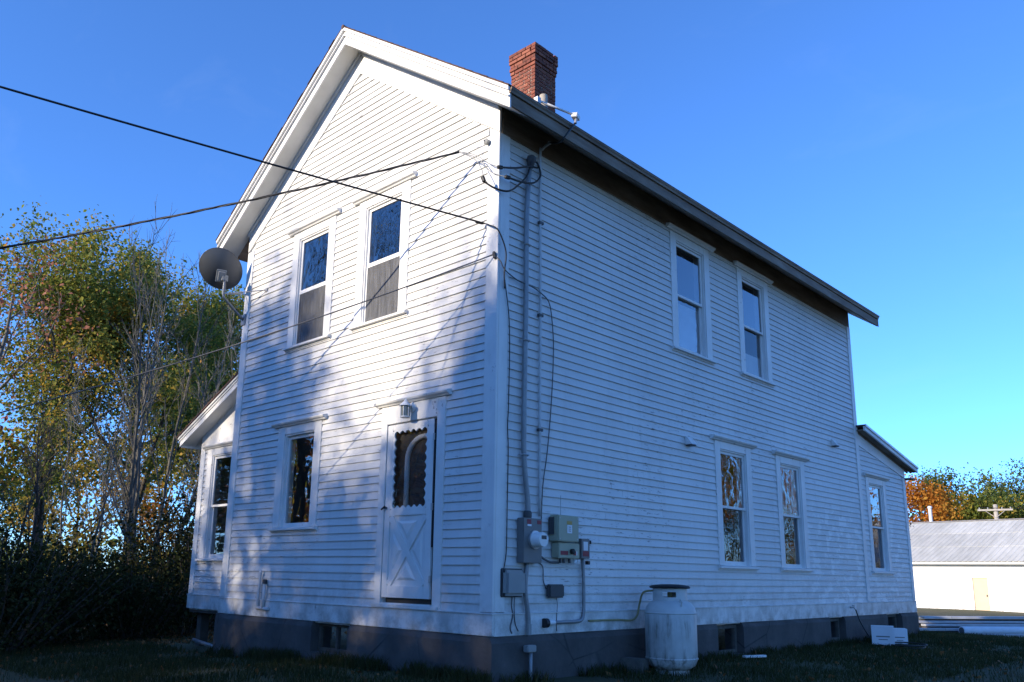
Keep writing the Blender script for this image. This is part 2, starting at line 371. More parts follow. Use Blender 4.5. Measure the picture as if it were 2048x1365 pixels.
# ------------------------------------------------------------------ house
HW = 5.55; XR = -HW/2; LL = 10.19; LA = 12.76; SL = .72
ROOFTOP = 8.215                      # roof surface at the ridge
def rooftop(x): return ROOFTOP - SL*abs(x-XR)
house = empty('farmhouse', (XR, LL/2, -.5), 'tall white clapboard farmhouse with brick chimney, gable end in sunlight', 'house')
class Wall:
    def __init__(s, P): s.P = P
    def box(s, mb, h0, h1, n0, n1, z0, z1):
        P = s.P; return mb.hexa([P(h0,n0,z0),P(h1,n0,z0),P(h1,n1,z0),P(h0,n1,z0),P(h0,n0,z1),P(h1,n0,z1),P(h1,n1,z1),P(h0,n1,z1)])
FRONT = Wall(lambda h, n, z: (h, -n, z))
SIDE = Wall(lambda h, n, z: (n, h, z))
WINGY = .35
WING = Wall(lambda h, n, z: (h, WINGY-n, z))

# trim footprints (h0,h1,z0,z1) and glazed openings
OPEN_F = []; OPEN_S = []; OPEN_W = []
HOLE_F = []; HOLE_S = []; HOLE_W = []
wall_front = None

def backing(wall, name, h0, h1, z0, z1, holes, top=None):
    """sheathing, .16 m thick, with rectangular holes; top(h) clips the upper edge"""
    hs_ = sorted(set([h0, h1]+[v for q in holes for v in q[:2]]+([XR] if top else [])))
    zs_ = sorted(set([z0, z1]+[v for q in holes for v in q[2:]])); mb = MB()
    for a, b in zip(hs_, hs_[1:]):
        for c, d in zip(zs_, zs_[1:]):
            hc, zc = (a+b)/2, (c+d)/2
            if any(q[0] < hc < q[1] and q[2] < zc < q[3] for q in holes): continue
            wall.box(mb, a, b, -.16, -.001, c, d)
    if top:
        P = wall.P
        mb.prism([P(h0,-.16,z1), P(h1,-.16,z1), P(h1,-.16,top(h1)), P(XR,-.16,top(XR)), P(h0,-.16,top(h0))], Vector(P(0,-.001,0))-Vector(P(0,-.16,0)))
    return mb.build(name, TRIM, house)

# clapboards --------------------------------------------------------------
BOARDS = []      # (area, verts, parent)
EXPO = .097
def clap(wall, parent, h0, h1, zlo, zhi, opens, hclip=None, seed=0):
    rnd = random.Random(seed); k = 0; z = zlo
    while z < zhi-.01:
        z1 = min(z+EXPO, zhi)
        jit = rnd.uniform(-.004, .004)
        def nn(zz): return .0225 - .0175*(zz-z)/EXPO
        spans = [(h0, h1, z, z1)]
        for q in opens:
            new = []
            for (a, b, c, d) in spans:
                if q[1] <= a or q[0] >= b or q[3] <= c+.004 or q[2] >= d-.004: new.append((a, b, c, d)); continue
                if q[0] > a+.01: new.append((a, q[0], c, d))
                if q[1] < b-.01: new.append((q[1], b, c, d))
                m0, m1 = max(a, q[0]), min(b, q[1])
                if q[2] > c+.012: new.append((m0, m1, c, q[2]))
                if q[3] < d-.012: new.append((m0, m1, q[3], d))
            spans = new
        for (a, b, c, d) in spans:
            # butt joints on long runs
            cuts = [a]
            if b-a > 3.4: cuts.append(a+(b-a)*rnd.uniform(.3, .7))
            cuts.append(b)
            for a2, b2 in zip(cuts, cuts[1:]):
                if a2 != a: a2 += .002
                al = bl = None
                if hclip:
                    lo0, hi0 = hclip(c); lo1, hi1 = hclip(d)
                    A0, B0, A1, B1 = max(a2, lo0), min(b2, hi0), max(a2, lo1), min(b2, hi1)
                    if B0-A0 < .03: continue
                    if B1 < A1: A1 = B1 = (A0+B0)/2
                else: A0 = A1 = a2; B0 = B1 = b2
                n0, n1 = nn(c)+rnd.uniform(-.002, .002), nn(d)
                P = wall.P; e = rnd.uniform(-.003, .003)
                BOARDS.append(((B0-A0)*(d-c), [P(A0,0,c+e+jit),P(B0,0,c-e+jit),P(B0,n0,c-e+jit),P(A0,n0,c+e+jit),P(A1,0,d+.004),P(B1,0,d+.004),P(B1,n1,d+.004),P(A1,n1,d+.004)], parent))
        z = z1; k += 1

# window builder ------------------------------------------------------------
def window(wall, opens, holes, h0, h1, zt, zb, label=None, rail=.5, two=True, pane_up=None, pane_lo=None, screen=False, curtain=None, blind=None, cw=.155, capx=.11):
    """h0,h1 casing outside; zt casing top; zb sill bottom"""
    pane_up = pane_up or GLASS; pane_lo = pane_lo or GLASS
    sz = zb+.065                                   # top of sill
    o0, o1, ot, ob = h0+cw, h1-cw, zt-.115, sz     # glazed opening
    opens.append((h0, h1, zb, zt+.06)); holes.append((o0, o1, ob, ot))
    mb = MB(); wall.box(mb, h0, o0, 0, .028, sz+.001, zt); wall.box(mb, o1, h1, 0, .028, sz+.001, zt); wall.box(mb, o0+.001, o1-.001, 0, .027, ot, zt)
    # jamb lining
    for (a, b, c, d) in ((o0-.001, o0+.022, ob, ot), (o1-.022, o1+.001, ob, ot), (o0+.022, o1-.022, ot-.022, ot+.001)): wall.box(mb, a, b, -.15, .012, c, d)
    w = mb.build('window', TRIM, house, bevel=.003)
    if label: w['label'] = label
    P = wall.P
    # moulded cap: sloping top, ovolo below
    prof = [(0, zt+.002), (.05, zt+.002), (.06, zt+.018), (.085, zt+.028), (.095, zt+.045), (.095, zt+.055), (0, zt+.078)]
    mb = MB().prism([P(h0-capx, n, z) for n, z in prof], Vector(P(h1+capx,0,0))-Vector(P(h0-capx,0,0)))
    mb.build('drip_cap', TRIM, w)
    prof = [(0, zb), (.03, zb), (.03, zb+.02), (.075, zb+.024), (.075, zb+.052), (0, zb+.066)]
    mb = MB().prism([P(h0-.035, n, z) for n, z in prof], Vector(P(h1+.035,0,0))-Vector(P(h0-.035,0,0)))
    wall.box(mb, o0, o1, -.15, .0, ob-.03, ob+.004)
    mb.build('sill', TRIM, w)
    zr = ob+(ot-ob)*rail
    sw = .042; i0, i1 = o0+.022, o1-.022
    def sash(n, za, zb_, mat, top_rail, bot_rail):
        mb = MB()
        wall.box(mb, i0, i0+sw, n-.03, n, za, zb_); wall.box(mb, i1-sw, i1, n-.03, n, za, zb_)
        wall.box(mb, i0+sw, i1-sw, n-.03, n, zb_-top_rail, zb_); wall.box(mb, i0+sw, i1-sw, n-.03, n, za, za+bot_rail)
        s = mb.build('sash', TRIM, w)
        mb = MB(); wall.box(mb, i0+sw-.004, i1-sw+.004, n-.018, n-.014, za+bot_rail-.004, zb_-top_rail+.004)
        mb.build('pane', mat, w)
    if two:
        sash(-.012, zr-.018, ot-.022, pane_up, .04, .036)
        sash(-.046, ob+.004, zr+.018, pane_lo, .036, .06)
        if screen:
            mb = MB(); wall.box(mb, i0+.02, i1-.02, -.014, -.012, ob+.01, zr-.02); mb.build('insect_screen', SCREEN, w)
            mb = MB()
            for a, b, c, d in ((i0, i0+.024, ob+.005, zr-.019), (i1-.024, i1, ob+.005, zr-.019), (i0+.024, i1-.024, ob+.005, ob+.03), (i0+.024, i1-.024, zr-.04, zr-.019)): wall.box(mb, a, b, -.02, -.009, c, d)
            mb.build('screen_frame', TRIM, w)
    else: sash(-.03, ob+.004, ot-.022, pane_up, .045, .055)
    # dark room behind
    mb = MB()
    for (a, b, n0, n1, c, d) in ((o0-.3, o1+.3, -.92, -.9, ob-.3, ot+.3), (o0-.32, o0-.3, -.9, -.162, ob-.3, ot+.3), (o1+.3, o1+.32, -.9, -.162, ob-.3, ot+.3), (o0-.3, o1+.3, -.9, -.162, ob-.32, ob-.3), (o0-.3, o1+.3, -.9, -.162, ot+.3, ot+.32)):
        wall.box(mb, a, b, n0, n1, c, d)
    mb.build('room_behind', DARKROOM, w)
    if curtain:
        zc0, zc1 = curtain; mb = MB(); N = 26; vs = []
        for i in range(N+1):
            h = i0+(i1-i0)*i/N; n = -.13+.018*math.sin(i*1.9)+.008*math.sin(i*.8+1)
            vs += [P(h, n, ob+(ot-ob)*zc0), P(h, n, ob+(ot-ob)*zc1)]
        mb.add(vs, [(2*i, 2*i+2, 2*i+3, 2*i+1) for i in range(N)]); mb.build('lace_curtain', LACE, w, recalc=False, smooth=True)
    if blind:
        mb = MB(); wall.box(mb, i0+.02, i1-.02, -.084, -.081, ob+(ot-ob)*blind[0], ob+(ot-ob)*blind[1]); mb.build('roller_blind', BLIND, w)
    return w

window(FRONT, OPEN_F, HOLE_F, -4.23, -3.165, 5.557, 3.73, 'upper gable window on the left, branches mirrored in its upper sash', pane_up=WAVY, screen=True)
window(FRONT, OPEN_F, HOLE_F, -2.615, -1.545, 5.557, 3.73, 'upper gable window nearest the corner', pane_up=WAVY, screen=True)
window(FRONT, OPEN_F, HOLE_F, -4.27, -3.21, 2.612, 1.135, 'small single-pane window beside the storm door', two=False, pane_up=DARKGL, cw=.165)
window(SIDE, OPEN_S, HOLE_S, 3.59, 4.69, 5.585, 3.757, 'upper side window nearest the gable', pane_lo=WAVY, blind=(.0, .45))
window(SIDE, OPEN_S, HOLE_S, 5.585, 6.665, 5.585, 3.757, 'upper side window with a half-drawn pale shade', pane_lo=LOWGL, blind=(.02, .24))
window(SIDE, OPEN_S, HOLE_S, 4.637, 5.745, 2.613, .735, 'lower side window with lace behind the lower sash', pane_up=WAVY, pane_lo=LOWGL, curtain=(.02, .47))
window(SIDE, OPEN_S, HOLE_S, 6.61, 7.68, 2.613, .735, 'lower side window nearer the back, autumn colour mirrored', pane_up=WAVY, pane_lo=LOWGL)
window(SIDE, OPEN_S, HOLE_S, 10.50, 11.57, 2.63, .74, 'lean-to side window with sky in the upper sash', pane_lo=LOWGL)
window(WING, OPEN_W, HOLE_W, -7.03, -5.93, 2.60, .735, 'tall side wing window half hidden by the gable corner', cw=.17)

# storm door ------------------------------------------------------------------
DL, DR, DB, DT = -1.80, -.927, .315, 2.375
OPEN_F.append((-1.915, -.76, .215, 2.66)); HOLE_F.append((DL, DR, .27, DT))
def make_door():
    mb = MB(); FRONT.box(mb, -1.915, DL, 0, .03, .215, 2.605); FRONT.box(mb, DR+.03, -.76, 0, .03, .215, 2.605); FRONT.box(mb, DL+.001, DR+.029, 0, .029, DT+.008, 2.605)
    fr = mb.build('door_casing', TRIM, house, bevel=.003)
    prof = [(0, 2.607), (.05, 2.607), (.06, 2.62), (.09, 2.632), (.10, 2.65), (.10, 2.66), (0, 2.685)]
    P = FRONT.P
    MB().prism([P(-1.995, n, z) for n, z in prof], (1.32, 0, 0)).build('drip_cap', TRIM, fr)
    mb = MB(); FRONT.box(mb, -1.915, -.79, .0, .06, .222, .262); FRONT.box(mb, DL, DR, -.15, .02, .262, .275); mb.build('threshold', TRIM, fr)
    # storm door leaf
    d = MB(); T0, T1 = -.012, .022
    g0, g1, gb, gt = -1.672, -1.066, 1.355, 2.285
    # stiles, rails
    dl, dr = DL+.012, DR-.022
    FRONT.box(d, dl, g0-.02, T0, T1, DB+.02, DT-.01); FRONT.box(d, g1+.02, dr, T0, T1, DB+.02, DT-.01)
    FRONT.box(d, g0-.02, g1+.02, T0, T1, gt+.012, DT-.01); FRONT.box(d, g0-.02, g1+.02, T0, T1, 1.27, gb-.012); FRONT.box(d, g0-.02, g1+.02, T0, T1, DB+.02, .47)
    FRONT.box(d, g0-.02, g1+.02, T0, T1-.016, .47, 1.27)
    door = d.build('storm_door', TRIM, house, bevel=.003); door['label'] = 'white storm door with scalloped glass and crossbuck panel'
    # scalloped trim round the glass
    def scallop(edge_pts, inward, n):
        mb = MB(); a, b = Vector(edge_pts[0]), Vector(edge_pts[1]); iw = Vector(inward); st = (b-a)/n; pts_in = []
        for i in range(n):
            for j in range(9):
                t = j/8; pts_in.append(a+st*(i+t)+iw*(.012+.024*abs(math.sin(math.pi*t))**.8))
        outer = [a-iw*.022+st*0, b-iw*.022]
        vs = []; fs = []
        m = len(pts_in)
        for i, p in enumerate(pts_in):
            t = i/(m-1); q = a.lerp(b, t)-iw*.022
            vs += [p+Vector((0,-.004,0)), q+Vector((0,-.004,0)), p+Vector((0,.010,0)), q+Vector((0,.010,0))]
        for i in range(m-1):
            k = 4*i; fs += [(k, k+4, k+5, k+1), (k+2, k+3, k+7, k+6), (k, k+2, k+6, k+4)]
        mb.add(vs, fs); return mb.build('scalloped_trim', TRIM, door, recalc=True)
    yy = -.012
    # inverted scallops: lobes bite into the white surround, so the trim follows the gaps between lobes
    def lobes(a, b, inward, n):
        mb = MB(); a, b, iw = Vector(a), Vector(b), Vector(inward); st = (b-a)/n; vs = []; fs = []; m = n*8
        for i in range(m+1):
            t = i/m; ph = (t*n) % 1.0
            p = a.lerp(b, t)+iw*(.034-.030*math.sin(math.pi*ph)); q = a.lerp(b, t)-iw*.024
            vs += [p+Vector((0,-.008,0)), q+Vector((0,-.008,0)), p+Vector((0,.008,0)), q+Vector((0,.008,0))]
        for i in range(m):
            k = 4*i; fs += [(k, k+4, k+5, k+1), (k+2, k+3, k+7, k+6), (k, k+2, k+6, k+4)]
        mb.add(vs, fs); mb.build('scalloped_trim', TRIM, door)
    lobes((g0, yy, gt), (g1, yy, gt), (0, 0, -1), 6); lobes((g0, yy+.001, gb), (g1, yy+.001, gb), (0, 0, 1), 6)
    lobes((g0, yy+.002, gb), (g0, yy+.002, gt), (1, 0, 0), 9); lobes((g1, yy+.003, gb), (g1, yy+.003, gt), (-1, 0, 0), 9)
    mb = MB(); FRONT.box(mb, g0-.02, g1+.02, .0, .004, gb-.02, gt+.02); mb.build('glass', DARKGL, door)
    # crossbuck: frame + two diagonals + four pyramid fields
    x0, x1, z0, z1 = g0-.005, g1+.005, .475, 1.265
    mb = MB()
    for (p, q) in (((x0, z0), (x1, z1)), ((x0, z1), (x1, z0))):
        dx, dz = q[0]-p[0], q[1]-p[1]; L = math.hypot(dx, dz); ux, uz = dx/L, dz/L; nx, nz = -uz, ux
        off = .0 if p[1] == z0 else .0015
        mb.obox(((p[0]+q[0])/2, -.013-off, (p[1]+q[1])/2), (ux*L/2, 0, uz*L/2), (0, .008, 0), (nx*.045, 0, nz*.045))
    mb.build('crossbuck', TRIM, door, bevel=.004)
    cx, cz = (x0+x1)/2, (z0+z1)/2
    for (ax, az, bx, bz) in ((x0, z0, x1, z0), (x0, z1, x1, z1), (x0, z0, x0, z1), (x1, z0, x1, z1)):
        mx, mz = (ax+bx+cx)/3, (az+bz+cz)/3
        tri = [Vector((mx+(u-mx)*.56, -.006, mz+(v-mz)*.56)) for u, v in ((ax, az), (bx, bz), (cx, cz))]
        tri2 = [Vector((mx+(v.x-mx)*.6, -.02, mz+(v.z-mz)*.6)) for v in tri]
        MB().add(tri+tri2, [(0,1,2), (3,5,4), (0,3,4,1), (1,4,5,2), (2,5,3,0)]).build('raised_panel', TRIM, door)
    MB().tube([(DL+.045, -.02, 1.37), (DL+.045, -.065, 1.37)], .012, 8).tube([(DL+.06, -.062, 1.385), (DL+.0, -.066, 1.35)], .011, 8).build('door_handle', BLACK, door, smooth=True)
    for z in (.55, 1.35, 2.15): MB().box((DR-.028, -.034, z-.04), (DR+.004, -.018, z+.04)).build('hinge', ALU, door)
    mb = MB(); FRONT.box(mb, DR-.012, DR+.004, -.06, .026, .9, DT-.02); mb.build('door_gap_shade', BLACK, door)  # black strip standing in for the shade in the gap beside the leaf
    # inner door with arched light
    mb = MB(); FRONT.box(mb, DL, DR, -.085, -.06, .275, DT); inner = mb.build('inner_door', m_simple('inner_door_paint', (.06,.055,.05), .5, .1, 4), house)
    cx = -1.19; rr = .29; pts = [(cx-rr, .045, 1.05)]
    for i in range(13):
        a = math.pi-math.pi*i/12; pts.append((cx+rr*math.cos(a), .045, 1.93+rr*.9*math.sin(a)))
    pts.append((cx+rr, .045, 1.05))
    MB().tube(pts, .033, 8).build('arched_moulding', TRIM, inner, smooth=True)
make_door()

# walls ---------------------------------------------------------------------
def rk(x): return rooftop(x)-.235
wf = backing(FRONT, 'front_wall', -HW, 0, -.02, 5.55, HOLE_F, top=lambda h: rooftop(h)-.26)
wsd = backing(SIDE, 'side_wall', .16, LL, -.02, 5.85, HOLE_S[:4])
wlt = backing(SIDE, 'lean_to_wall', LL+.001, LA, -.02, 2.86, HOLE_S[4:], None)
wwg = backing(WING, 'wing_wall', -7.25, -5.56, -.02, 2.86, HOLE_W, None)
# remaining shell so the house is solid all round
mb = MB(); mb.box((-HW, LL-.16, -.02), (-.161, LL, 5.84)); mb.build('rear_wall', PAINT, house)
mb = MB(); mb.box((-HW, .161, -.02), (-HW+.16, LL-.161, 5.84)); mb.build('west_wall', PAINT, house)
mb = MB().prism([(-HW, LL-.16, 5.841), (0, LL-.16, 5.841), (XR, LL-.16, rooftop(XR)-.26)], (0, .16, 0)); mb.build('rear_gable', PAINT, house)
mb = MB(); mb.box((-HW+.5, LA-.16, -.02), (-.161, LA, 2.85)); mb.build('lean_to_rear_wall', PAINT, house)
mb = MB(); mb.box((-7.25, WINGY+.161, -.02), (-7.09, 6.0, 2.86)); mb.build('wing_side_wall', PAINT, house)
# siding courses
FZ = lambda x: 7.63-SL*abs(x-XR)            # lower edge of the rake frieze
def fclip(z):
    if z < FZ(0): return (-HW, 0)
    w = max((7.63-z)/SL, 0); return (XR-w, XR+w)
CB = .155
clap(FRONT, wf, -HW+CB, -CB, .222, 7.6, OPEN_F, lambda z: (max(fclip(z)[0], -HW+CB), min(fclip(z)[1], -CB)), 1)
clap(SIDE, wsd, CB+.0, LL-.075, .222, 5.62, OPEN_S[:4], None, 2)
def ltop(h): return 3.22-(h-10.25)*.166
def ltclip(z): return (LL+.077, LA-.13 if z < ltop(LA-.13) else max(LL+.1, 10.25+(3.22-z)/.166))
clap(SIDE, wlt, LL+.077, LA-.13, .222, 3.2, OPEN_S[4:], ltclip, 3)
clap(WING, wwg, -7.25+.13, -5.56, .222, 2.66, OPEN_W, None, 4)
BOARDS.sort(key=lambda b: -b[0])
for i, (a, vs, p) in enumerate(BOARDS[:296]):
    MB().hexa(vs).build('clapboard', PAINT, p)
for p in (wf, wsd, wlt, wwg):
    rest = [b for b in BOARDS[296:] if b[2] is p]
    if rest:
        mb = MB()
        for a, vs, _ in rest: mb.hexa(vs)
        o = mb.build('short_clapboards', PAINT, p); o['kind'] = 'stuff'
# corner boards
def fbox(name, wall, h0, h1, n1, z0, z1, mat=TRIM, bev=.003, n0=0):
    mb = MB(); wall.box(mb, h0, h1, n0, n1, z0, z1); return mb.build(name, mat, house, bevel=bev)
fbox('corner_board', FRONT, -CB, .030, .030, .235, 5.62); fbox('corner_board', FRONT, -HW-.02, -HW+CB, .030, .235, 5.62)
fbox('corner_board', SIDE, .001, CB, .030, .235, 5.62)
fbox('corner_board', SIDE, LL-.075, LL+.077, .032, .235, 5.62)
fbox('corner_board', SIDE, LA-.13, LA+.02, .030, .235, 2.80)
fbox('corner_board', WING, -7.27, -7.12, .030, .235, 2.70)
# water table skirt
fbox('skirt_board', FRONT, -HW-.03, .034, .034, 0, .214); fbox('skirt_board', SIDE, .001, LA+.03, .034, -.004, .214); fbox('skirt_board', WING, -7.28, -5.585, .034, 0, .214)
for wall, a, b in ((FRONT, -HW-.035, .045), (SIDE, .001, LA+.03), (WING, -7.285, -5.585)):
    P = wall.P; MB().prism([P(a, n, z) for n, z in ((0,.2145), (.046,.2145), (.046,.222), (0,.234))], Vector(P(b,0,0))-Vector(P(a,0,0))).build('water_table', TRIM, house)

# roof ------------------------------------------------------------------------
RY0, RY1 = -.37, LL+.50; EX = .46; TH = .05
def slope_slab(mbx, x_in, x_out, y0, y1, t0, t1):
    mbx.hexa([(x_in, y0, rooftop(x_in)-t1), (x_out, y0, rooftop(x_out)-t1), (x_out, y1, rooftop(x_out)-t1), (x_in, y1, rooftop(x_in)-t1),
              (x_in, y0, rooftop(x_in)-t0), (x_out, y0, rooftop(x_out)-t0), (x_out, y1, rooftop(x_out)-t0), (x_in, y1, rooftop(x_in)-t0)])
XE0, XE1 = -HW-EX, EX
roof = None
mb = MB(); slope_slab(mb, XR, XE1+.02, RY0-.004, RY1+.01, 0, .014); slope_slab(mb, XR, XE0-.02, RY0-.004, RY1+.01, 0, .014)
roof = mb.build('roof', SHINGLE, house)
# shingle courses (butts stand proud and show as the ragged edge along the rake)
rnd = random.Random(5)
for side in (1, -1):
    u = .06
    Ls = XE1+.03-XR
    while u < Ls-.02:
        u1 = min(u+.125, Ls); e0 = rnd.uniform(.0, .014)
        xa, xb = XR+side*u, XR+side*u1
        mb = MB(); y0, y1 = RY0-.006-e0, RY1+.02
        mb.hexa([(xa, y0, rooftop(xa)+.001), (xb, y0, rooftop(xb)+.001), (xb, y1, rooftop(xb)+.001), (xa, y1, rooftop(xa)+.001),
                 (xa, y0, rooftop(xa)+.003), (xb, y0, rooftop(xb)+.010), (xb, y1, rooftop(xb)+.010), (xa, y1, rooftop(xa)+.003)])
        mb.build('shingle_course', SHINGLE, roof); u = u1
MB().tube([(XR, RY0-.012, ROOFTOP-.012), (XR, RY1+.02, ROOFTOP-.012)], .03, 8).build('ridge_cap', SHINGLE, roof)
# rake trim at the front: crown strips, fascia board
def rake(name, xa, xb, y0, y1, t0, t1, mat=TRIM):
    mb = MB(); slope_slab(mb, xa, xb, y0, y1, t0, t1); return mb.build(name, mat, house)
for sgn in (1, -1):
    xe = XE1 if sgn > 0 else XE0
    rake('rake_crown', XR, xe+.015*sgn, RY0, RY0+.03, .0145, .062)
    rake('rake_moulding', XR, xe+.008*sgn, RY0+.034, RY0+.06, .0625, .118)
    rake('rake_bead', XR, xe+.004*sgn, RY0+.014, RY0+.06, .1185, .138)
    rake('rake_fascia', XR, xe, RY0+.046, RY0+.07, .1385, .262)
    rake('rake_soffit', XR, xe-.02*sgn, RY0+.071, -.001, .235, .25, SOFFIT)
    rake('bed_moulding', XR, (0.03 if sgn > 0 else -HW-.03), -.062, -.0315, .2505, .30, SOFFIT)
    # frieze board on the gable wall
    xw = 0.03 if sgn > 0 else -HW-.02
    P = [(XR, ROOFTOP-.2505), (xw, rooftop(xw)-.2505), (xw, rooftop(xw)-.2505-.32), (XR, 7.63)]
    P[2] = (xw, max(rooftop(xw)-.57, 5.621)); 
    MB().prism([(x, -.031, z) for x, z in P], (0, .0305, 0)).build('rake_frieze', TRIM, house)
    # rear rake
    rake('rear_rake_fascia', XR, xe, RY1-.05, RY1-.01, .015, .24, EAVE)
    rake('rear_rake_soffit', XR, xe-.02*sgn, LL+.001, RY1-.051, .235, .25, EAVE)
# side eaves (right-hand one weathered bare)
for sgn in (1, -1):
    xe = XE1 if sgn > 0 else XE0; xw = 0.001 if sgn > 0 else -HW-.001
    mat = EAVE
    zt = rooftop(xe)
    f = MB(); f.hexa([(xe-.02*sgn, RY0+.072, zt-.235), (xe+.004*sgn, RY0+.072, zt-.235), (xe+.004*sgn, RY1-.052, zt-.235), (xe-.02*sgn, RY1-.052, zt-.235), (xe-.02*sgn, RY0+.072, zt-.10), (xe+.004*sgn, RY0+.072, zt-.10), (xe+.004*sgn, RY1-.052, zt-.10), (xe-.02*sgn, RY1-.052, zt-.10)]); f.build('eave_fascia', mat, house)
    f = MB().prism([(xe+.0*sgn, RY0+.031, zt-.099), (xe+.026*sgn, RY0+.031, zt-.095), (xe+.03*sgn, RY0+.031, zt-.07), (xe+.044*sgn, RY0+.031, zt-.05), (xe+.044*sgn, RY0+.031, zt-.036), (xe+.0*sgn, RY0+.031, zt-.036)], (0, RY1-RY0-.09, 0)); f.build('eave_moulding', mat, house)
    mb = MB(); slope_slab(mb, xw, xe-.021*sgn, .001, LL, .235, .25); mb.build('eave_soffit', mat, house)
    if sgn > 0:
        zz = rooftop(0)-.251
        MB().box((.001, .031, 5.625), (.028, LL+.07, zz)).build('eave_frieze', EAVE, house)
# chimney ---------------------------------------------------------------------
CX1, CY0, CWD = -2.45, 3.40, .56
CX0, CY1, CTOP = CX1-CWD, CY0+CWD, 9.75
zc = 7.6
chim = MB().box((CX0+.012, CY0+.012, zc), (CX1-.012, CY1-.012, CTOP-.012)).build('chimney', MORTAR, house)
bw, bh, bd, jt = .1915, .058, .092, .012
bm_ = MB().box((-bw/2, -bd/2, -bh/2), (bw/2, bd/2, bh/2)).build('brick', BRICK, chim, bevel=.003); bme = bm_.data
bm_.location = Vector((CX0+.1, CY0+.046, 7.7))-WL[chim.name]
hbme = MB().box((-bd/2, -bd/2, -bh/2), (bd/2, bd/2, bh/2)).build('brick', BRICK, chim, bevel=.003); hb = hbme.data
hbme.location = Vector((CX0+.2, CY0+.2, 7.72))-WL[chim.name]
nb = 0; z = CTOP-bh/2; course = 0
while z > 8.05:
    grow = .034 if course < 3 else (.017 if course == 3 else (.026 if course == 4 else (.012 if course == 5 else 0)))
    x0, x1, y0, y1 = CX0-grow, CX1+grow, CY0-grow, CY1+grow
    for face in range(4):
        Lf = (x1-x0) if face % 2 == 0 else (y1-y0)
        # running bond: corner piece alternates header / stretcher
        pos = []; u = 0; half = (course+face) % 2
        lens = []
        rem = Lf-(bd+jt)
        first = bd if half else bw
        seq = [first]; rem2 = rem-first-jt if True else rem
        while rem2 > bw*.9: seq.append(bw); rem2 -= bw+jt
        if rem2 > .03: seq.append(rem2)
        u = 0
        for s in seq:
            cu = u+s/2; sc = s/bw
            if face == 0: loc = (x0+cu, y0+bd/2, z); rot = 0
            elif face == 1: loc = (x1-bd/2, y0+cu, z); rot = R(90)
            elif face == 2: loc = (x1-cu, y1-bd/2, z); rot = R(180)
            else: loc = (x0+bd/2, y1-cu, z); rot = R(-90)
            dj = rnd.uniform(-.002, .002)
            loc = (loc[0]+dj, loc[1]+dj, loc[2]+rnd.uniform(-.0015, .0015))
            inst('brick', bme, loc, chim, (0, 0, rot), (sc, 1, 1)); u += s+jt; nb += 1
    z -= bh+jt; course += 1
for o_ in (bm_, hbme): bpy.data.objects.remove(o_)
MB().lathe([(.10, 0), (.10, .16), (.08, .17), (.08, .02)], ((CX0+CX1)/2, (CY0+CY1)/2, CTOP-.02), n=16).build('flue', DKBOX, chim)
fz = rooftop(CX1+.02)
MB().obox((CX1+.06, CY0+CWD/2, rooftop(CX1+.06)+.03), (.07, 0, -.07*SL), (0, CWD/2+.08, 0), (.006, 0, .008)).build('lead_flashing', ALU, chim)

# lean-to roof at the back and wing roof on the left --------------------------
def lean_to():
    y0, y1 = LL+.002, 13.1; s = .188; z0 = 3.605
    def zz(y): return z0-(y-LL)*s
    mb = MB().prism([(-6, y0, zz(y0)), (.2, y0, zz(y0)), (.2, y1, zz(y1)), (-6, y1, zz(y1))], (0, 0, -.03)); mb.build('lean_to_roof', SHINGLE, house)
    mb = MB().prism([(.17, y0, zz(y0)-.031), (.205, y0, zz(y0)-.031), (.205, y1+.01, zz(y1)-.031), (.17, y1+.01, zz(y1)-.031)], (0, 0, -.085)); mb.build('lean_to_fascia', TRIM, house)
    mb = MB().prism([(.206, y0, zz(y0)+.004), (.225, y0, zz(y0)+.004), (.225, y1+.02, zz(y1)+.004), (.206, y1+.02, zz(y1)+.004)], (0, 0, -.045)); mb.build('drip_edge', ALU, house)
    mb = MB().prism([(.035, y0, zz(y0)-.095), (.169, y0, zz(y0)-.095), (.169, y1, zz(y1)-.095), (.035, y1, zz(y1)-.095)], (0, 0, -.015)); mb.build('lean_to_soffit', EAVE, house)
    mb = MB().prism([(0.001, LL+.078, zz(LL+.078)-.096), (.034, LL+.078, zz(LL+.078)-.096), (.034, y1-.1, zz(y1-.1)-.096), (.001, y1-.1, zz(y1-.1)-.096)], (0, 0, -.05)); mb.build('bed_moulding', EAVE, house)
    # frieze following the slope
    ya, yb = LL+.0775, LA+.02
    MB().prism([(.002, ya, zz(ya)-.147), (.002, yb, zz(yb)-.147), (.002, yb, ltop(yb)), (.002, ya, ltop(ya))], (.026, 0, 0)).build('lean_to_frieze', TRIM, house)
    MB().box((-5, LA+.001, zz(LA+.3)-.28), (.16, LA+.33, zz(LA+.3)-.26)).build('lean_to_rear_soffit', EAVE, house)
    MB().prism([(-.15, LL, 2.861), (-.15, LA, 2.861), (-.15, LA, zz(LA)-.1), (-.15, LL, zz(LL)-.1)], (.149, 0, 0)).build('lean_to_cheek', TRIM, house)
lean_to()
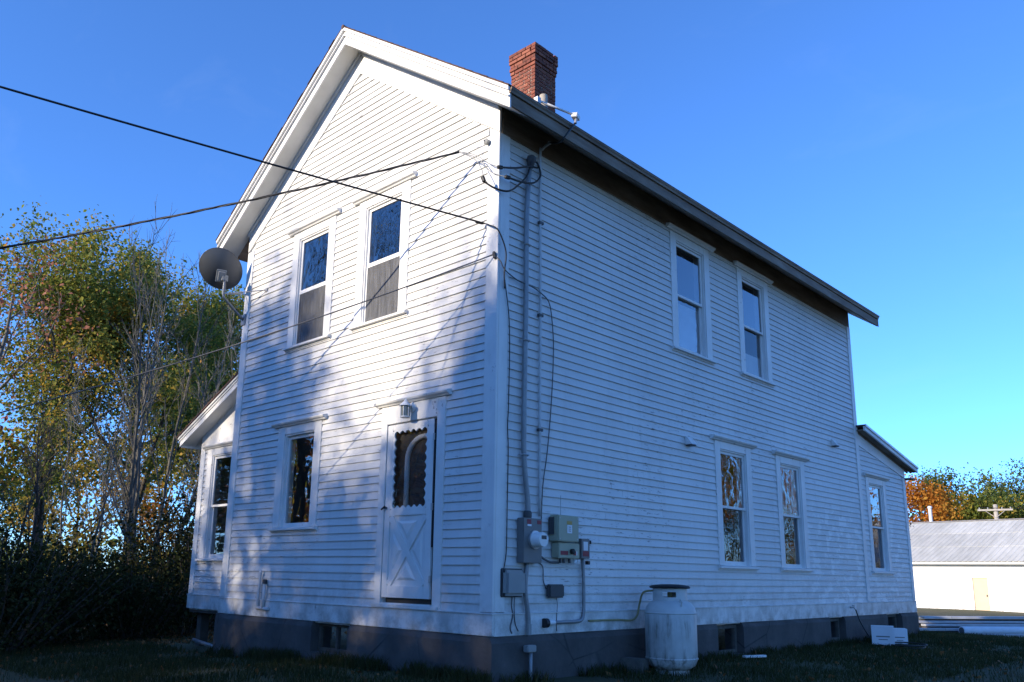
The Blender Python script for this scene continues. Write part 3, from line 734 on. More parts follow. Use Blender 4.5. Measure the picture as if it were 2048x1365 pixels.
def wing_roof():
    s = .44; xw, xt = -HW-.001, -7.62; y0, y1 = WINGY-.3, 6.2
    def zz(x): return 3.76-(xw-x)*s
    mb = MB().prism([(xw, y0-.02, zz(xw)), (xt-.02, y0-.02, zz(xt-.02)), (xt-.02, y1, zz(xt-.02)), (xw, y1, zz(xw))], (0, 0, -.025)); mb.build('wing_roof', SHINGLE, house)
    def rk2(n, ya, yb, t0, t1, ex=0, mat=TRIM):
        MB().hexa([(xw, ya, zz(xw)-t1), (xt+ex, ya, zz(xt+ex)-t1), (xt+ex, yb, zz(xt+ex)-t1), (xw, yb, zz(xw)-t1), (xw, ya, zz(xw)-t0), (xt+ex, ya, zz(xt+ex)-t0), (xt+ex, yb, zz(xt+ex)-t0), (xw, yb, zz(xw)-t0)]).build(n, mat, house)
    rk2('wing_crown', y0, y0+.03, .026, .065); rk2('wing_moulding', y0+.02, y0+.045, .066, .10, .01); rk2('wing_fascia', y0+.035, y0+.06, .101, .19, .02)
    rk2('wing_soffit', y0+.061, WINGY-.001, .165, .18, .03, SOFFIT)
    MB().hexa([(xt+.03, y0+.061, zz(xt)-.19), (xt+.05, y0+.061, zz(xt)-.19), (xt+.05, y1, zz(xt)-.19), (xt+.03, y1, zz(xt)-.19), (xt+.03, y0+.061, zz(xt)-.03), (xt+.05, y0+.061, zz(xt)-.03), (xt+.05, y1, zz(xt)-.03), (xt+.03, y1, zz(xt)-.03)]).build('wing_eave_fascia', TRIM, house)
    P = [(-7.27, zz(-7.27)-.181), (xw, zz(xw)-.181), (xw, 2.675), (-7.27, 2.675)]
    MB().prism([(x, WINGY-.03, z) for x, z in P], (0, .029, 0)).build('wing_frieze', TRIM, house)
    MB().prism([(-7.25, WINGY+.001, 2.861), (xw, WINGY+.001, 2.861), (xw, WINGY+.001, zz(xw)-.2), (-7.25, WINGY+.001, zz(-7.25)-.2)], (0, .15, 0)).build('wing_gable', TRIM, house)
wing_roof()

# foundation --------------------------------------------------------------
def foundation():
    holes_f = [(-3.12, -2.36, -.37, -.012)]; holes_s = [(4.46, 5.20, -.43, -.04), (8.28, 8.93, -.41, -.04), (11.0, 11.8, -.36, -.03)]
    def wallmesh(wall, h0, h1, holes, name, rounded=False):
        hs_ = sorted(set([h0, h1]+[v for q in holes for v in q[:2]])); mb = MB(); P = wall.P
        out = .055
        for a, b in zip(hs_, hs_[1:]):
            q = [q for q in holes if q[0] < (a+b)/2 < q[1]]
            if q: zs_ = [(-1.2, q[0][2])]
            else: zs_ = [(-1.2, -.07)]
            for c, d in zs_: wall.box(mb, a, b, -.25, out, c, d)
            if not q:  # bevelled parge shoulder up to the sill
                n = max(2, int((b-a)/.35)); 
                prev = None
                for i in range(n):
                    u0, u1 = a+(b-a)*i/n, a+(b-a)*(i+1)/n
                    w0 = .012*math.sin(u0*3.1)+.008*math.sin(u0*7.7); w1 = .012*math.sin(u1*3.1)+.008*math.sin(u1*7.7)
                    mb.hexa([P(u0,-.25,-.07), P(u1,-.25,-.07), P(u1,out,-.07), P(u0,out,-.07), P(u0,-.25,-.006), P(u1,-.25,-.006), P(u1,.026+w1,-.006), P(u0,.026+w0,-.006)])
        return mb.build(name, FOUND, house)
    wallmesh(FRONT, -HW-.05, .0, holes_f, 'foundation'); wallmesh(SIDE, -.055, LA, holes_s, 'foundation')
    for wall, q in [(FRONT, holes_f[0])]+[(SIDE, q) for q in holes_s]:
        a, b, c, d = q; mb = MB()
        for (h0, h1, z0, z1) in ((a, a+.05, c, d), (b-.05, b, c, d), (a+.05, b-.05, d-.045, d), (a+.05, b-.05, c, c+.05)): wall.box(mb, h0, h1, -.12, -.06, z0, z1)
        w = mb.build('basement_window', WOODDK if wall is FRONT else CINDER, house)
        mb = MB(); wall.box(mb, a+.05, b-.05, -.10, -.096, c+.05, d-.045); mb.build('pane', DARKGL, w)
        mb = MB(); wall.box(mb, a-.1, b+.1, -.6, -.58, c-.1, d+.1); mb.build('room_behind', DARKROOM, w)
        if wall is FRONT:
            mb = MB(); wall.box(mb, (a+b)/2-.02, (a+b)/2+.02, -.115, -.07, c+.05, d-.045); mb.build('mullion', WOODDK, w)
    # open crawl space under the wing: posts, and a dark sheet standing in for the shade behind them
    for x, y in ((-7.12, .55), (-6.1, .6), (-7.12, 3)):
        MB().box((x-.07, y-.07, -1.0), (x+.07, y+.07, -.02)).build('wing_post', WOODDK, house)
    MB().box((-7.1, 1.6, -1.0), (-5.62, 1.65, -.02)).build('crawl_shade', DARKROOM, house)
    MB().box((-7.24, .36, -.06), (-5.62, 1.59, -.021)).build('wing_floor', WOODDK, house)
foundation()

# ------------------------------------------------------------------ things fixed to the walls
def hermite(pts, n=6):
    pts = [Vector(p) for p in pts]; out = []
    for i in range(len(pts)-1):
        p0 = pts[i-1] if i else pts[0]*2-pts[1]; p1, p2 = pts[i], pts[i+1]; p3 = pts[i+2] if i+2 < len(pts) else pts[-1]*2-pts[-2]
        for k in range(n):
            t = k/n; out.append(.5*((2*p1)+(p2-p0)*t+(2*p0-5*p1+4*p2-p3)*t*t+(3*p1-p0-3*p2+p3)*t*t*t))
    out.append(pts[-1]); return out
def single(name, mb, mat, label, cat, group=None, **kw):
    return tag(mb.build(name, mat, None, **kw), label, cat, group)

# porch lantern
t = empty('wall_lantern', (-1.335, -.03, 2.54), 'small white carriage lantern above the storm door', 'lamp')
MB().lathe([(.062, 0), (.062, .012), (.05, .02), (.02, .024)], (-1.335, -.0305, 2.54), (0, -1, 0), 20).build('back_plate', WHITEPL, t, smooth=True, autosm=40)
MB().tube(hermite([(-1.335, -.05, 2.54), (-1.335, -.09, 2.56), (-1.335, -.13, 2.59)]), .012, 8).build('arm', WHITEPL, t, smooth=True)
MB().lathe([(.005, .065), (.012, .055), (.018, .04), (.03, .025), (.075, -.018), (.078, -.026), (.06, -.028)], (-1.335, -.14, 2.565), n=16).build('roof_cap', WHITEPL, t, smooth=True, autosm=40)
MB().lathe([(.052, 0), (.052, .12)], (-1.335, -.14, 2.415), n=16).build('glass_jar', LANTGL, t, smooth=True, autosm=40)
for k in range(6):
    a = k*math.pi/3; MB().tube([(-1.335+.056*math.cos(a), -.14+.056*math.sin(a), 2.41), (-1.335+.056*math.cos(a), -.14+.056*math.sin(a), 2.54)], .004, 5).build('cage_bar', WHITEPL, t)
MB().lathe([(.06, 0), (.06, .012)], (-1.335, -.14, 2.402), n=16).build('bottom_ring', WHITEPL, t, smooth=True, autosm=40)

# oil fill and vent pipes low on the gable wall
t = empty('fuel_pipes', (-4.35, -.05, .1), 'painted fuel fill and vent pipes low on the gable wall', 'pipe')
MB().tube(hermite([(-4.42, -.06, .62), (-4.43, -.06, .4), (-4.45, -.06, .13), (-4.45, -.02, .105)]), .021, 8).build('vent_pipe', PAINTCOND, t, smooth=True)
MB().tube([(-4.47, -.055, .115), (-4.30, -.055, .108), (-4.16, -.055, .108)], .024, 8).build('elbow_run', PAINTCOND, t, smooth=True)
MB().tube([(-4.30, -.06, .11), (-4.295, -.06, .45)], .022, 8).build('fill_pipe', PAINTCOND, t, smooth=True)
MB().lathe([(.032, 0), (.034, .05), (.02, .06)], (-4.295, -.06, .44), n=10).build('fill_cap', DKBOX, t)

# satellite dish
t = empty('satellite_dish', (-5.53, -.03, 4.5), 'dark grey satellite dish bracketed to the left gable corner', 'dish')
MB().box((-5.60, -.048, 4.40), (-5.47, -.0305, 4.58)).build('foot_plate', GALV, t, bevel=.004)
MB().tube(hermite([(-5.535, -.05, 4.50), (-5.52, -.2, 4.60), (-5.51, -.38, 4.735), (-5.515, -.42, 4.80), (-5.52, -.42, 5.04)], 5), .021, 10).build('mast', GALV, t, smooth=True)
MB().tube([(-5.52, -.42, 4.82), (-4.93, -.03, 4.85)], .009, 6).build('strut', ALU, t)
MB().tube([(-5.52, -.42, 4.82), (-5.56, -.03, 4.93)], .009, 6).build('strut', ALU, t)
MB().box((-4.96, -.036, 4.825), (-4.90, -.022, 4.875)).build('strut_foot', ALU, t)
ax = Vector((-.82, .28, .48)).normalized(); ux = Vector((0,0,1)).cross(ax).normalized(); uy = ax.cross(ux)
ta = R(38); ux, uy = ux*math.cos(ta)+uy*math.sin(ta), uy*math.cos(ta)-ux*math.sin(ta)
dc = Vector((-5.62, -.44, 5.24)); mb = MB(); NR, NA = 8, 40
for sgn_, off in ((1, 0), (1, -.012)):
    for i in range(NR+1):
        r = i/NR
        for k in range(NA):
            a = 2*math.pi*k/NA; mb.v.append(tuple(dc+ux*(r*.345*math.cos(a))+uy*(r*.30*math.sin(a))+ax*(.085*r*r+off)))
N1 = (NR+1)*NA
for s in range(2):
    for i in range(NR):
        for k in range(NA):
            a, b = s*N1+i*NA+k, s*N1+i*NA+(k+1) % NA; mb.f.append((a, b, b+NA, a+NA))
for k in range(NA): a, b = NR*NA+k, NR*NA+(k+1) % NA; mb.f.append((a, b, b+N1, a+N1))
mb.build('reflector', DISH, t, smooth=True, autosm=50)
MB().tube([tuple(dc+ux*(.348*math.cos(a_))+uy*(.303*math.sin(a_))+ax*.083) for a_ in [2*math.pi*k/40 for k in range(41)]], .008, 6).build('rim', DISH, t, smooth=True)
mb = MB(); wz = Vector((0,0,1)); bc = dc-wz*.10-ax*.03; hx = wz.cross(ax).normalized(); hy = ax.cross(hx); mb.obox(bc, hx*.075, hy*.10, ax*.018); mb.obox(bc-ax*.05, hx*.05, hy*.075, ax*.035); mb.build('back_bracket', PALEGREY, t, bevel=.006)
mb = MB(); mb.tube([Vector((-5.52, -.42, 5.03)), dc-ax*.06-uy*.06], .03, 8); mb.obox(Vector((-5.54, -.42, 5.08)), (.035, 0, 0), (0, .05, 0), (0, 0, .05)); mb.build('mast_clamp', PALEGREY, t, bevel=.004)
l0 = dc-hy*.29+ax*.06; l1 = dc-hy*.33+ax*.40
MB().tube([l0, l1], .012, 6).build('feed_arm', DISH, t)
mb = MB(); 
for q in (-.06, 0, .06): mb.tube([l1+ux*q+uy*.02+ax*.03, l1+ux*q+uy*.06-ax*.05], .026, 8)
mb.obox(l1+uy*.015, ux*.09, uy*.02, ax*.03); mb.build('feed_horns', DKBOX, t)
MB().tube(hermite([(-5.50, -.40, 5.02), (-5.48, -.39, 4.8), (-5.50, -.2, 4.63), (-5.56, -.03, 4.46)]), .006, 5).build('coax', BLACK, t, smooth=True)

# service conduits on the shaded side
t = empty('service_mast', (.05, .42, 1.2), 'thick grey service conduit with weatherhead running down to the meter', 'conduit')
MB().tube(hermite([(.06, .46, 5.38), (.06, .415, 4.67), (.06, .415, 3.69), (.06, .40, 2.5), (.06, .405, 1.87), (.06, .47, 1.40), (.06, .47, 1.225)], 4), .030, 10).build('conduit', GALV, t, smooth=True)
mb = MB().lathe([(.035, -.06), (.045, 0), (.06, .03), (.055, .075), (.02, .095)], (.075, .465, 5.40), (.25, 0, 1), 12); mb.build('weatherhead', DKBOX, t, smooth=True, autosm=50)
for z in (4.35, 3.2, 1.9): MB().tube([(.03, .345, z), (.094, .385, z), (.094, .445, z), (.03, .485, z)], .008, 5).build('strap', ALU, t)
MB().lathe([(.042, 0), (.046, .02), (.046, .06), (.036, .08)], (.06, .47, 1.215), n=12).build('coupling', DKBOX, t)
t = empty('roof_conduit', (.04, .685, 1.2), 'thin painted conduit climbing the side wall to the roof fitting', 'conduit')
MB().tube(hermite([(.045, .69, 1.25), (.045, .681, 2.56), (.045, .683, 3.76), (.045, .671, 5.5), (.06, .69, 5.67), (.12, .77, 5.775)], 4), .016, 8).build('conduit', PAINTCOND, t, smooth=True)
for z in (4.7, 3.55, 2.2): MB().box((.03, .645, z), (.064, .72, z+.03)).build('strap', DKBOX, t)
MB().tube(hermite([(.12, .77, 5.775), (.3, .70, 5.68), (.47, .575, 5.60), (.52, .66, 5.75), (.52, .75, 5.87)], 6), .013, 8).build('flexible_whip', BLACK, t, smooth=True)
MB().lathe([(.02, 0), (.022, .04), (.016, .06)], (.12, .77, 5.77), (-.6, .3, .5), 8).build('white_bushing', WHITEPL, t)
MB().tube([(.30, .322, 6.07), (.50, .735, 5.985)], .014, 8).build('roof_pipe', WHITEPL, t, smooth=True)
MB().obox((.51, .775, 5.97), (.03, .02, 0), (-.012, .045, -.008), (0, .006, .03)).build('fitting', WHITEPL, t, bevel=.005)
MB().tube([(.515, .78, 5.95), (.52, .755, 5.87)], .018, 8).build('connector', ALU, t)
MB().box((.27, .29, rooftop(.3)+.0), (.33, .35, 6.10)).build('standoff', ALU, t)
single('plumbing_vent', MB().lathe([(.055, 0), (.055, .5), (.045, .5), (.045, .1)], (-.55, 1.42, rooftop(-.5)-.08), n=14), POLEW, 'stubby round vent pipe on the roof by the chimney foot', 'vent', smooth=True, autosm=40)

# meter, inverter, disconnect and junction boxes
t = empty('electric_meter', (.05, .49, .74), 'grey meter box with round glass meter and red labels', 'meter')
MB().box((.024, .34, .74), (.12, .642, 1.215)).build('enclosure', GREYBOX, t, bevel=.006)
MB().lathe([(.085, 0), (.088, .02), (.08, .03), (.08, .12), (.072, .135), (.0, .137)], (.12, .515, .985), (1, 0, 0), 28).build('meter_glass', WHITEPL, t, smooth=True, autosm=40)
MB().lathe([(.098, 0), (.098, .022), (.085, .024)], (.12, .515, .985), (1, 0, 0), 24).build('meter_ring', ALU, t, smooth=True, autosm=40)
MB().box((.257, .475, .99), (.259, .555, 1.03)).build('meter_display', DKBOX, t)
MB().box((.1205, .395, 1.15), (.1225, .46, 1.20)).build('label', REDLAB, t); MB().box((.1205, .56, 1.155), (.1225, .628, 1.195)).build('label', REDLAB, t)
MB().box((.1205, .40, 1.128), (.1225, .465, 1.148)).build('label', WHITELAB, t)
t = empty('solar_inverter', (.05, 1.07, .8), 'beige inverter cabinet with white notice and black switch knob', 'inverter')
MB().box((.024, .87, .985), (.16, 1.24, 1.275)).build('upper_case', INVERT, t, bevel=.01)
MB().box((.024, .91, .805), (.13, 1.29, .975)).build('lower_case', INVERT, t, bevel=.01)
MB().box((.03, .855, 1.06), (.10, .869, 1.25)).build('heat_sink', DKBOX, t)
MB().box((.1605, 1.02, 1.175), (.1625, 1.11, 1.215)).build('label', AMBLAB, t); MB().box((.1605, 1.025, 1.08), (.1625, 1.11, 1.172)).build('label', WHITELAB, t)
for k in range(3): MB().box((.1627, 1.045, 1.145-.022*k), (.1635, 1.09, 1.152-.022*k)).build('print_line', DKBOX, t)
MB().box((.1305, .945, .84), (.1325, 1.075, .885)).build('label', REDLAB, t); MB().box((.1305, 1.17, .84), (.1325, 1.22, .885)).build('label', REDLAB, t); MB().box((.1305, 1.222, .84), (.1325, 1.24, .885)).build('label', WHITELAB, t)
MB().lathe([(.03, 0), (.032, .035), (.02, .045)], (.13, 1.135, .88), (1, 0, 0), 14).build('switch_knob', BLACK, t)
for dy, dz in ((.03, .03), (.34, .03), (.03, .26), (.34, .26)): MB().lathe([(.007, 0), (.007, .004)], (.16, .87+dy, .985+dz), (1, 0, 0), 8).build('screw', ALU, t)
for y in (1.0, 1.06, 1.16): MB().lathe([(.016, 0), (.016, .05), (.02, .05)], (.08, y, .753), n=10).build('cable_gland', DKBOX, t)
MB().tube([(.09, .995, 1.28), (.09, .995, 1.50)], .003, 5).build('antenna', PALEGREY, t)
t = empty('safety_disconnect', (.05, 1.41, .8), 'small grey disconnect switch box with side lever right of the inverter', 'switch')
MB().box((.024, 1.33, .81), (.12, 1.49, 1.035)).build('box', GREYBOX, t, bevel=.006)
MB().box((.1205, 1.37, .90), (.1225, 1.45, 1.0)).build('label', WHITELAB, t); MB().box((.1205, 1.355, .835), (.1225, 1.47, .893)).build('label', REDLAB, t)
MB().tube([(.08, 1.49, .96), (.08, 1.515, .97), (.085, 1.535, 1.0)], .012, 8).build('lever', BLACK, t)
MB().lathe([(.022, 0), (.022, .02)], (.08, 1.535, 1.0), (1, .6, 0), 10).build('lever_grip', BLACK, t)
for y in (1.24, 1.295): MB().lathe([(.022, 0), (.024, .018), (.018, .02), (.018, .028), (.024, .03), (.02, .05)], (.10, y, .745), n=12).build('sunlit_hub', WHITEPL, t)  # sun spot on the two connectors put in as white colour
MB().box((.05, 1.49, .745), (.09, 1.53, .785)).build('ground_lug', BLACK, t)
t = empty('pvc_run', (.04, 1.2, .1), 'grey conduit dropping from the disconnect and turning along the skirt', 'conduit')
MB().tube(hermite([(.055, 1.435, .81), (.055, 1.448, .6), (.055, 1.449, .24), (.06, 1.41, .14), (.062, 1.33, .115), (.062, 1.1, .113), (.062, .90, .112)], 5), .020, 8).build('conduit', GALV, t, smooth=True)
MB().lathe([(.027, 0), (.029, .02), (.029, .11), (.025, .12)], (.062, .80, .112), (0, 1, 0), 12).build('sunlit_coupling', WHITEPL, t, smooth=True, autosm=40)  # white stands in for sunlight on the coupling
MB().lathe([(.05, 0), (.05, .05), (.03, .06)], (.062, .745, .112), (0, 1, 0), 14).build('wall_boot', BLACK, t)
t = empty('lower_conduit', (.08, .48, -.45), 'grey conduit below the meter running down over the foundation', 'conduit')
MB().tube(hermite([(.05, .475, .74), (.05, .455, .55), (.055, .45, .42), (.06, .49, .2), (.06, .498, .03)], 5), .026, 10).build('upper_run', GALV, t, smooth=True)
MB().box((.065, .455, .0), (.10, .50, .11)).build('strap_plate', PALEGREY, t)
MB().box((.07, .40, -.17), (.14, .54, -.10)).build('conduit_body', PALEGREY, t, bevel=.008)
MB().tube([(.10, .488, -.11), (.10, .488, -.60)], .02, 8).build('lower_run', GALV, t, smooth=True)
t = empty('telephone_box', (.05, .26, .4), 'rounded pale grey network box on the side wall near the corner', 'utility box')
MB().box((.024, .10, .40), (.11, .41, .665)).build('cover', PALEGREY, t, bevel=.03)
MB().box((.02, .085, .385), (.045, .425, .68)).build('back_box', DKBOX, t, bevel=.01)
MB().tube(hermite([(.04, .26, .40), (.045, .245, .3), (.04, .27, .2), (.04, .235, .08), (.04, .26, .02)]), .007, 6).build('drop_wire', CABLE, t, smooth=True)
MB().tube(hermite([(.04, .30, .40), (.045, .285, .28), (.04, .31, .12), (.04, .36, .04)]), .005, 6).build('ground_wire', CABLE, t, smooth=True)
t = empty('cable_splitter', (.05, .94, .37), 'small dark grey box on the side wall below the inverter', 'utility box')
MB().box((.024, .815, .375), (.085, 1.075, .52)).build('cover', DKBOX, t, bevel=.015)
MB().tube(hermite([(.04, .98, .375), (.045, .99, .3), (.04, .985, .15), (.04, .985, .02)]), .004, 5).build('drop_wire', CABLE, t, smooth=True)
MB().tube(hermite([(.03, .70, .75), (.035, .755, .70), (.03, .77, .56), (.03, .815, .47)]), .006, 6).build('feed_wire', CABLE, t, smooth=True)
single('meter_cable', MB().tube(hermite([(.05, .64, .86), (.06, .72, .80), (.06, .85, .76), (.06, 1.0, .755)]), .012, 7), CABLE, 'drooping dark cable between meter box and inverter', 'cable', smooth=True)

# vents, tap, hose
for y, z, lb in ((3.90, 2.49, 'angled white vent hood left of the lower side windows'), (9.02, 3.10, 'angled white vent hood high near the lean-to corner')):
    t = empty('vent_hood', (.03, y, z-.1), lb, 'vent', 'dryer vent hoods on the side wall')
    MB().prism([(.022, y-.075, z-.05), (.022, y-.075, z+.065), (.04, y-.075, z+.065), (.125, y-.075, z-.05)], (0, .15, 0)).build('hood', TRIM, t)
    MB().box((.0215, y-.065, z-.065), (.11, y+.065, z-.052)).build('opening', DKBOX, t)
t = empty('garden_tap', (.05, 9.23, .15), 'small outdoor tap on the skirt board near the lean-to', 'tap')
MB().tube([(.035, 9.23, .15), (.11, 9.23, .15)], .014, 8).tube([(.10, 9.23, .15), (.125, 9.245, .11)], .013, 8).build('spout', ALU, t, smooth=True)
MB().lathe([(.03, 0), (.032, .012)], (.09, 9.23, .175), (.3, 0, 1), 10).build('handle', ALU, t)
hp = [(.125, 9.245, .11), (.16, 9.33, -.10), (.28, 9.42, -.38), (.42, 9.36, -.455), (.62, 9.02, -.46)]
c0 = Vector((.95, 9.32, -.46))
for k in range(26):
    a = math.pi*1.05+k*.5; rr_ = .26+.02*math.sin(k*1.7); hp.append((c0.x+rr_*math.cos(a), c0.y+rr_*1.2*math.sin(a), gz(c0.x, c0.y)+.02+.003*k))
single('garden_hose', MB().tube(hermite(hp, 4), .011, 6), BLACK, 'black hose trailing from the tap to a coil by the cartons', 'hose', smooth=True)
def carton(loc, sx, sy, sz, rz, lb):
    t = empty('carton', (loc[0], loc[1], gz(loc[0], loc[1])+.02), lb, 'box', 'white cartons by the foundation')
    c, s = math.cos(rz), math.sin(rz); z0 = gz(loc[0], loc[1])+.02
    MB().obox((loc[0], loc[1], z0+sz/2), (c*sx/2, s*sx/2, 0), (-s*sy/2, c*sy/2, 0), (0, 0, sz/2)).build('body', CARD, t, bevel=.004)
    MB().obox((loc[0], loc[1], z0+sz+.002), (c*sx/2, s*sx/2, 0), (-s*.03, c*.03, 0), (0, 0, .002)).build('tape', WHITELAB, t)
    # printed panel on the two seen faces
    f = Vector((loc[0], loc[1], z0+sz*.45)); n = Vector((s, -c, 0)); u = Vector((c, s, 0))
    MB().obox(f+n*(sy/2+.001), u*sx*.3, n*.001, (0, 0, sz*.03)).build('print', GREYBOX, t)
    MB().obox(f+n*(sy/2+.001)+Vector((0, 0, -.05)), u*sx*.2, n*.001, (0, 0, sz*.02)).build('print', GREYBOX, t)
carton((.52, 9.35), .36, .26, .32, R(20), 'larger white carton beside the foundation, nearer the tap')
carton((.62, 9.78), .27, .25, .27, R(35), 'smaller white carton behind the larger one by the foundation')

# gas cylinder
def cylinder():
    x, y, z0 = .46, 2.62, -.36; r = .305
    t = empty('gas_cylinder', (x, y, -.5), 'streaked white gas cylinder with dark lid beside the side wall', 'gas cylinder')
    MB().lathe([(.10, -.11), (.2, -.09), (.275, -.04), (r, .03), (r, .56), (.29, .62), (.245, .68), (.19, .71), (.08, .72)], (x, y, z0), n=40).build('shell', TANK, t, smooth=True, autosm=60)
    MB().lathe([(r+.001, 0), (r+.007, .006), (r+.007, .016), (r+.001, .022)], (x, y, z0+.03), n=40, cap=False).build('lower_seam', TANK, t, smooth=True)
    MB().lathe([(r+.001, 0), (r+.007, .006), (r+.007, .016), (r+.001, .022)], (x, y, z0+.55), n=40, cap=False).build('upper_seam', TANK, t, smooth=True)
    MB().lathe([(.2, 0), (.2, .1), (.19, .1), (.19, 0)], (x, y, z0-.155), n=28, cap=False).build('foot_ring', TANK, t)
    # collar with hand holes
    mb = MB(); n = 48; rc = .205; zb, zt = z0+.70, z0+.855
    def ring(r_, z_, a): return (x+r_*math.cos(a), y+r_*math.sin(a), z_)
    holes_ = [(-84, -34), (118, 160), (30, 60)]
    for k in range(n):
        a0, a1 = 2*math.pi*k/n, 2*math.pi*(k+1)/n; d = math.degrees((a0+a1)/2); d = (d+180) % 360-180
        segs = [(zb, zt)]
        if any(h0 < d < h1 for h0, h1 in holes_): segs = [(zb, zb+.045), (zt-.05, zt)]
        for za, zc_ in segs:
            mb.hexa([ring(rc-.006, za, a0), ring(rc-.006, za, a1), ring(rc, za, a1), ring(rc, za, a0), ring(rc-.006, zc_, a0), ring(rc-.006, zc_, a1), ring(rc, zc_, a1), ring(rc, zc_, a0)])
    mb.build('collar', TANK, t)
    MB().lathe([(.236, -.022), (.244, -.008), (.235, .004), (.215, .014), (.1, .026), (.0, .028)], (x, y, zt+.014), n=32).build('lid', BLACK, t, smooth=True, autosm=50)
    MB().lathe([(.03, 0), (.03, .08), (.02, .1)], (x, y, z0+.72), n=10).build('valve', BRASS, t)
    for a in (-30, 150):
        a_ = R(a); u = Vector((math.cos(a_), math.sin(a_), 0)); p = Vector((x, y, z0+.64))+u*.27
        MB().tube([p, p+Vector((0,0,.06))+u*.02, p+Vector((0,0,.085))-u*.01, p+Vector((0,0,.05))-u*.035], .009, 6).build('lifting_lug', TANK, t)
    for i, (bx, by, rz) in enumerate(((.12, 2.25, .1), (.50, 2.50, .5), (.62, 2.85, .3))):
        z1 = z0-.155; c, s = math.cos(rz), math.sin(rz); hz = (z1-(gz(bx, by)-.06))/2 if i else .1
        zc_ = z1-hz-.002 if i else gz(bx, by)+.05
        single('concrete_block', MB().obox((bx, by, zc_), (c*.2, s*.2, 0), (-s*.1, c*.1, 0), (0, 0, max(hz, .03))), CINDER, ['loose grey concrete block on the grass left of the cylinder', 'concrete block under the front of the gas cylinder', 'concrete block under the back of the gas cylinder'][i], 'block', 'concrete blocks by the cylinder', bevel=.01)
    single('gas_line', MB().tube(hermite([(x-.1, y-.1, z0+.80), (.30, 2.50, .455), (.18, 2.47, .43), (.09, 2.52, .30), (.06, 2.50, .15), (.05, 2.38, .10), (.05, 2.1, .112), (.05, 1.55, .115)], 6), .012, 8), BRASS, 'yellowish gas line from the cylinder along the skirt board', 'pipe', smooth=True)
cylinder()
for (x, y, l, rz, lb) in ((.38, 4.85, .38, 1.2, 'short white offcut lying in the grass below the basement window'), (-.72, -2.35, .62, .2, 'thin white strip lying in the grass before the gable foundation')):
    c, s = math.cos(rz), math.sin(rz); z = gz(x, y)+.045
    single('white_offcut', MB().obox((x, y, z), (c*l/2, s*l/2, 0), (-s*.035, c*.035, 0), (0, 0, .015)), WHITEPL, lb, 'offcut', bevel=.004)
single('loose_pipe', MB().tube([(-6.9, .3, -.48), (-5.95, .2, -.53)], .03, 8), GALV, 'pale pipe lying in the opening under the wing', 'pipe', smooth=True)

# overhead wires
def wire_pts(P0, az, s, k, T, n=60):
    a = R(az); P0 = Vector(P0); out = []
    for i in range(n+1):
        t = T*(i/n)**1.25; out.append(P0+Vector((math.sin(a)*t, math.cos(a)*t, s*t+k*t*t)))
    return out
B0 = (-.19, -.05, 5.516); base = wire_pts(B0, -128, -.2335, .00748, 30, 120)
t = empty('service_drop', B0, 'twisted service cable sagging from the gable corner to the left', 'wire')
dense = []
for i in range(len(base)-1):
    for k in range(6): dense.append(base[i].lerp(base[i+1], k/6))
for ph, mat, rad in ((0, BLACK, .0085), (2.1, BLACK, .0085), (4.2, CABLE, .005)):
    acc = 0; pts = []
    for i, p in enumerate(dense):
        if i: acc += (p-dense[i-1]).length
        a = acc*2*math.pi/.8+ph; off = Vector((-.62*math.cos(a)*.006, .78*math.cos(a)*.006, math.sin(a)*.008))
        if acc > .3: pts.append(p+off)
    MB().tube(pts, rad, 5).build('strand', mat, t, smooth=True)
MB().tube([B0, dense[12]], .004, 5).build('messenger', ALU, t)
for q in ([(-.42, -.23, 5.447), (-.25, -.14, 5.38), (-.06, -.1, 5.22), (.1, -.088, 5.122)], [(-.42, -.228, 5.444), (-.22, -.12, 5.33), (-.05, -.07, 5.12), (.12, .017, 5.032)], [(-.42, -.232, 5.44), (-.26, -.15, 5.33), (-.14, -.14, 5.16), (-.05, -.2, 4.985)]):
    MB().tube(hermite(q), .0055, 5).build('bare_lead', GALV, t, smooth=True)
for p, d in (((.1, -.088, 5.122), (0, 1, .3)), ((.12, .017, 5.032), (0, 1, .2)), ((-.05, -.2, 4.985), (.3, .2, -1))):
    MB().lathe([(.012, -.04), (.024, -.03), (.024, .03), (.012, .04)], p, d, 8).build('splice', BLACK, t)
t = empty('service_loops', (.1, .2, 5.2), 'black cable loops between the splices and the weatherhead', 'cable')
for q in ([(.1, -.088, 5.122), (.11, .162, 5.207), (.11, .405, 5.32), (.1, .567, 5.37), (.1, .56, 5.42), (.09, .48, 5.44)], [(.12, .017, 5.032), (.12, .271, 5.065), (.12, .473, 5.134), (.12, .59, 5.268), (.12, .543, 5.393), (.1, .47, 5.45)], [(-.05, -.2, 4.96), (.04, -.10, 4.88), (.1, .05, 4.88), (.1, .208, 5.005), (.1, .38, 5.208), (.1, .44, 5.42)]):
    MB().tube(hermite(q), .0115, 6).build('loop', BLACK, t, smooth=True)
t = empty('wire_insulator', (-.16, -.05, 5.54), 'small porcelain insulator on the gable corner board', 'insulator')
MB().lathe([(.02, 0), (.035, .01), (.03, .03), (.038, .045), (.02, .06)], (-.15, -.031, 5.545), (0, -1, 0), 12).build('knob', PALEGREY, t, smooth=True, autosm=50)
MB().tube([(-.15, -.03, 5.545), (-.15, -.11, 5.545)], .008, 6).build('bolt', GALV, t)
A0 = (-.17, -.05, 4.533)
t = empty('cable_line', A0, 'straight black line crossing the gable up to the upper left', 'wire')
MB().tube(wire_pts(A0, -160, .055, .0017, 30, 40), .0105, 6).build('line', BLACK, t, smooth=True)
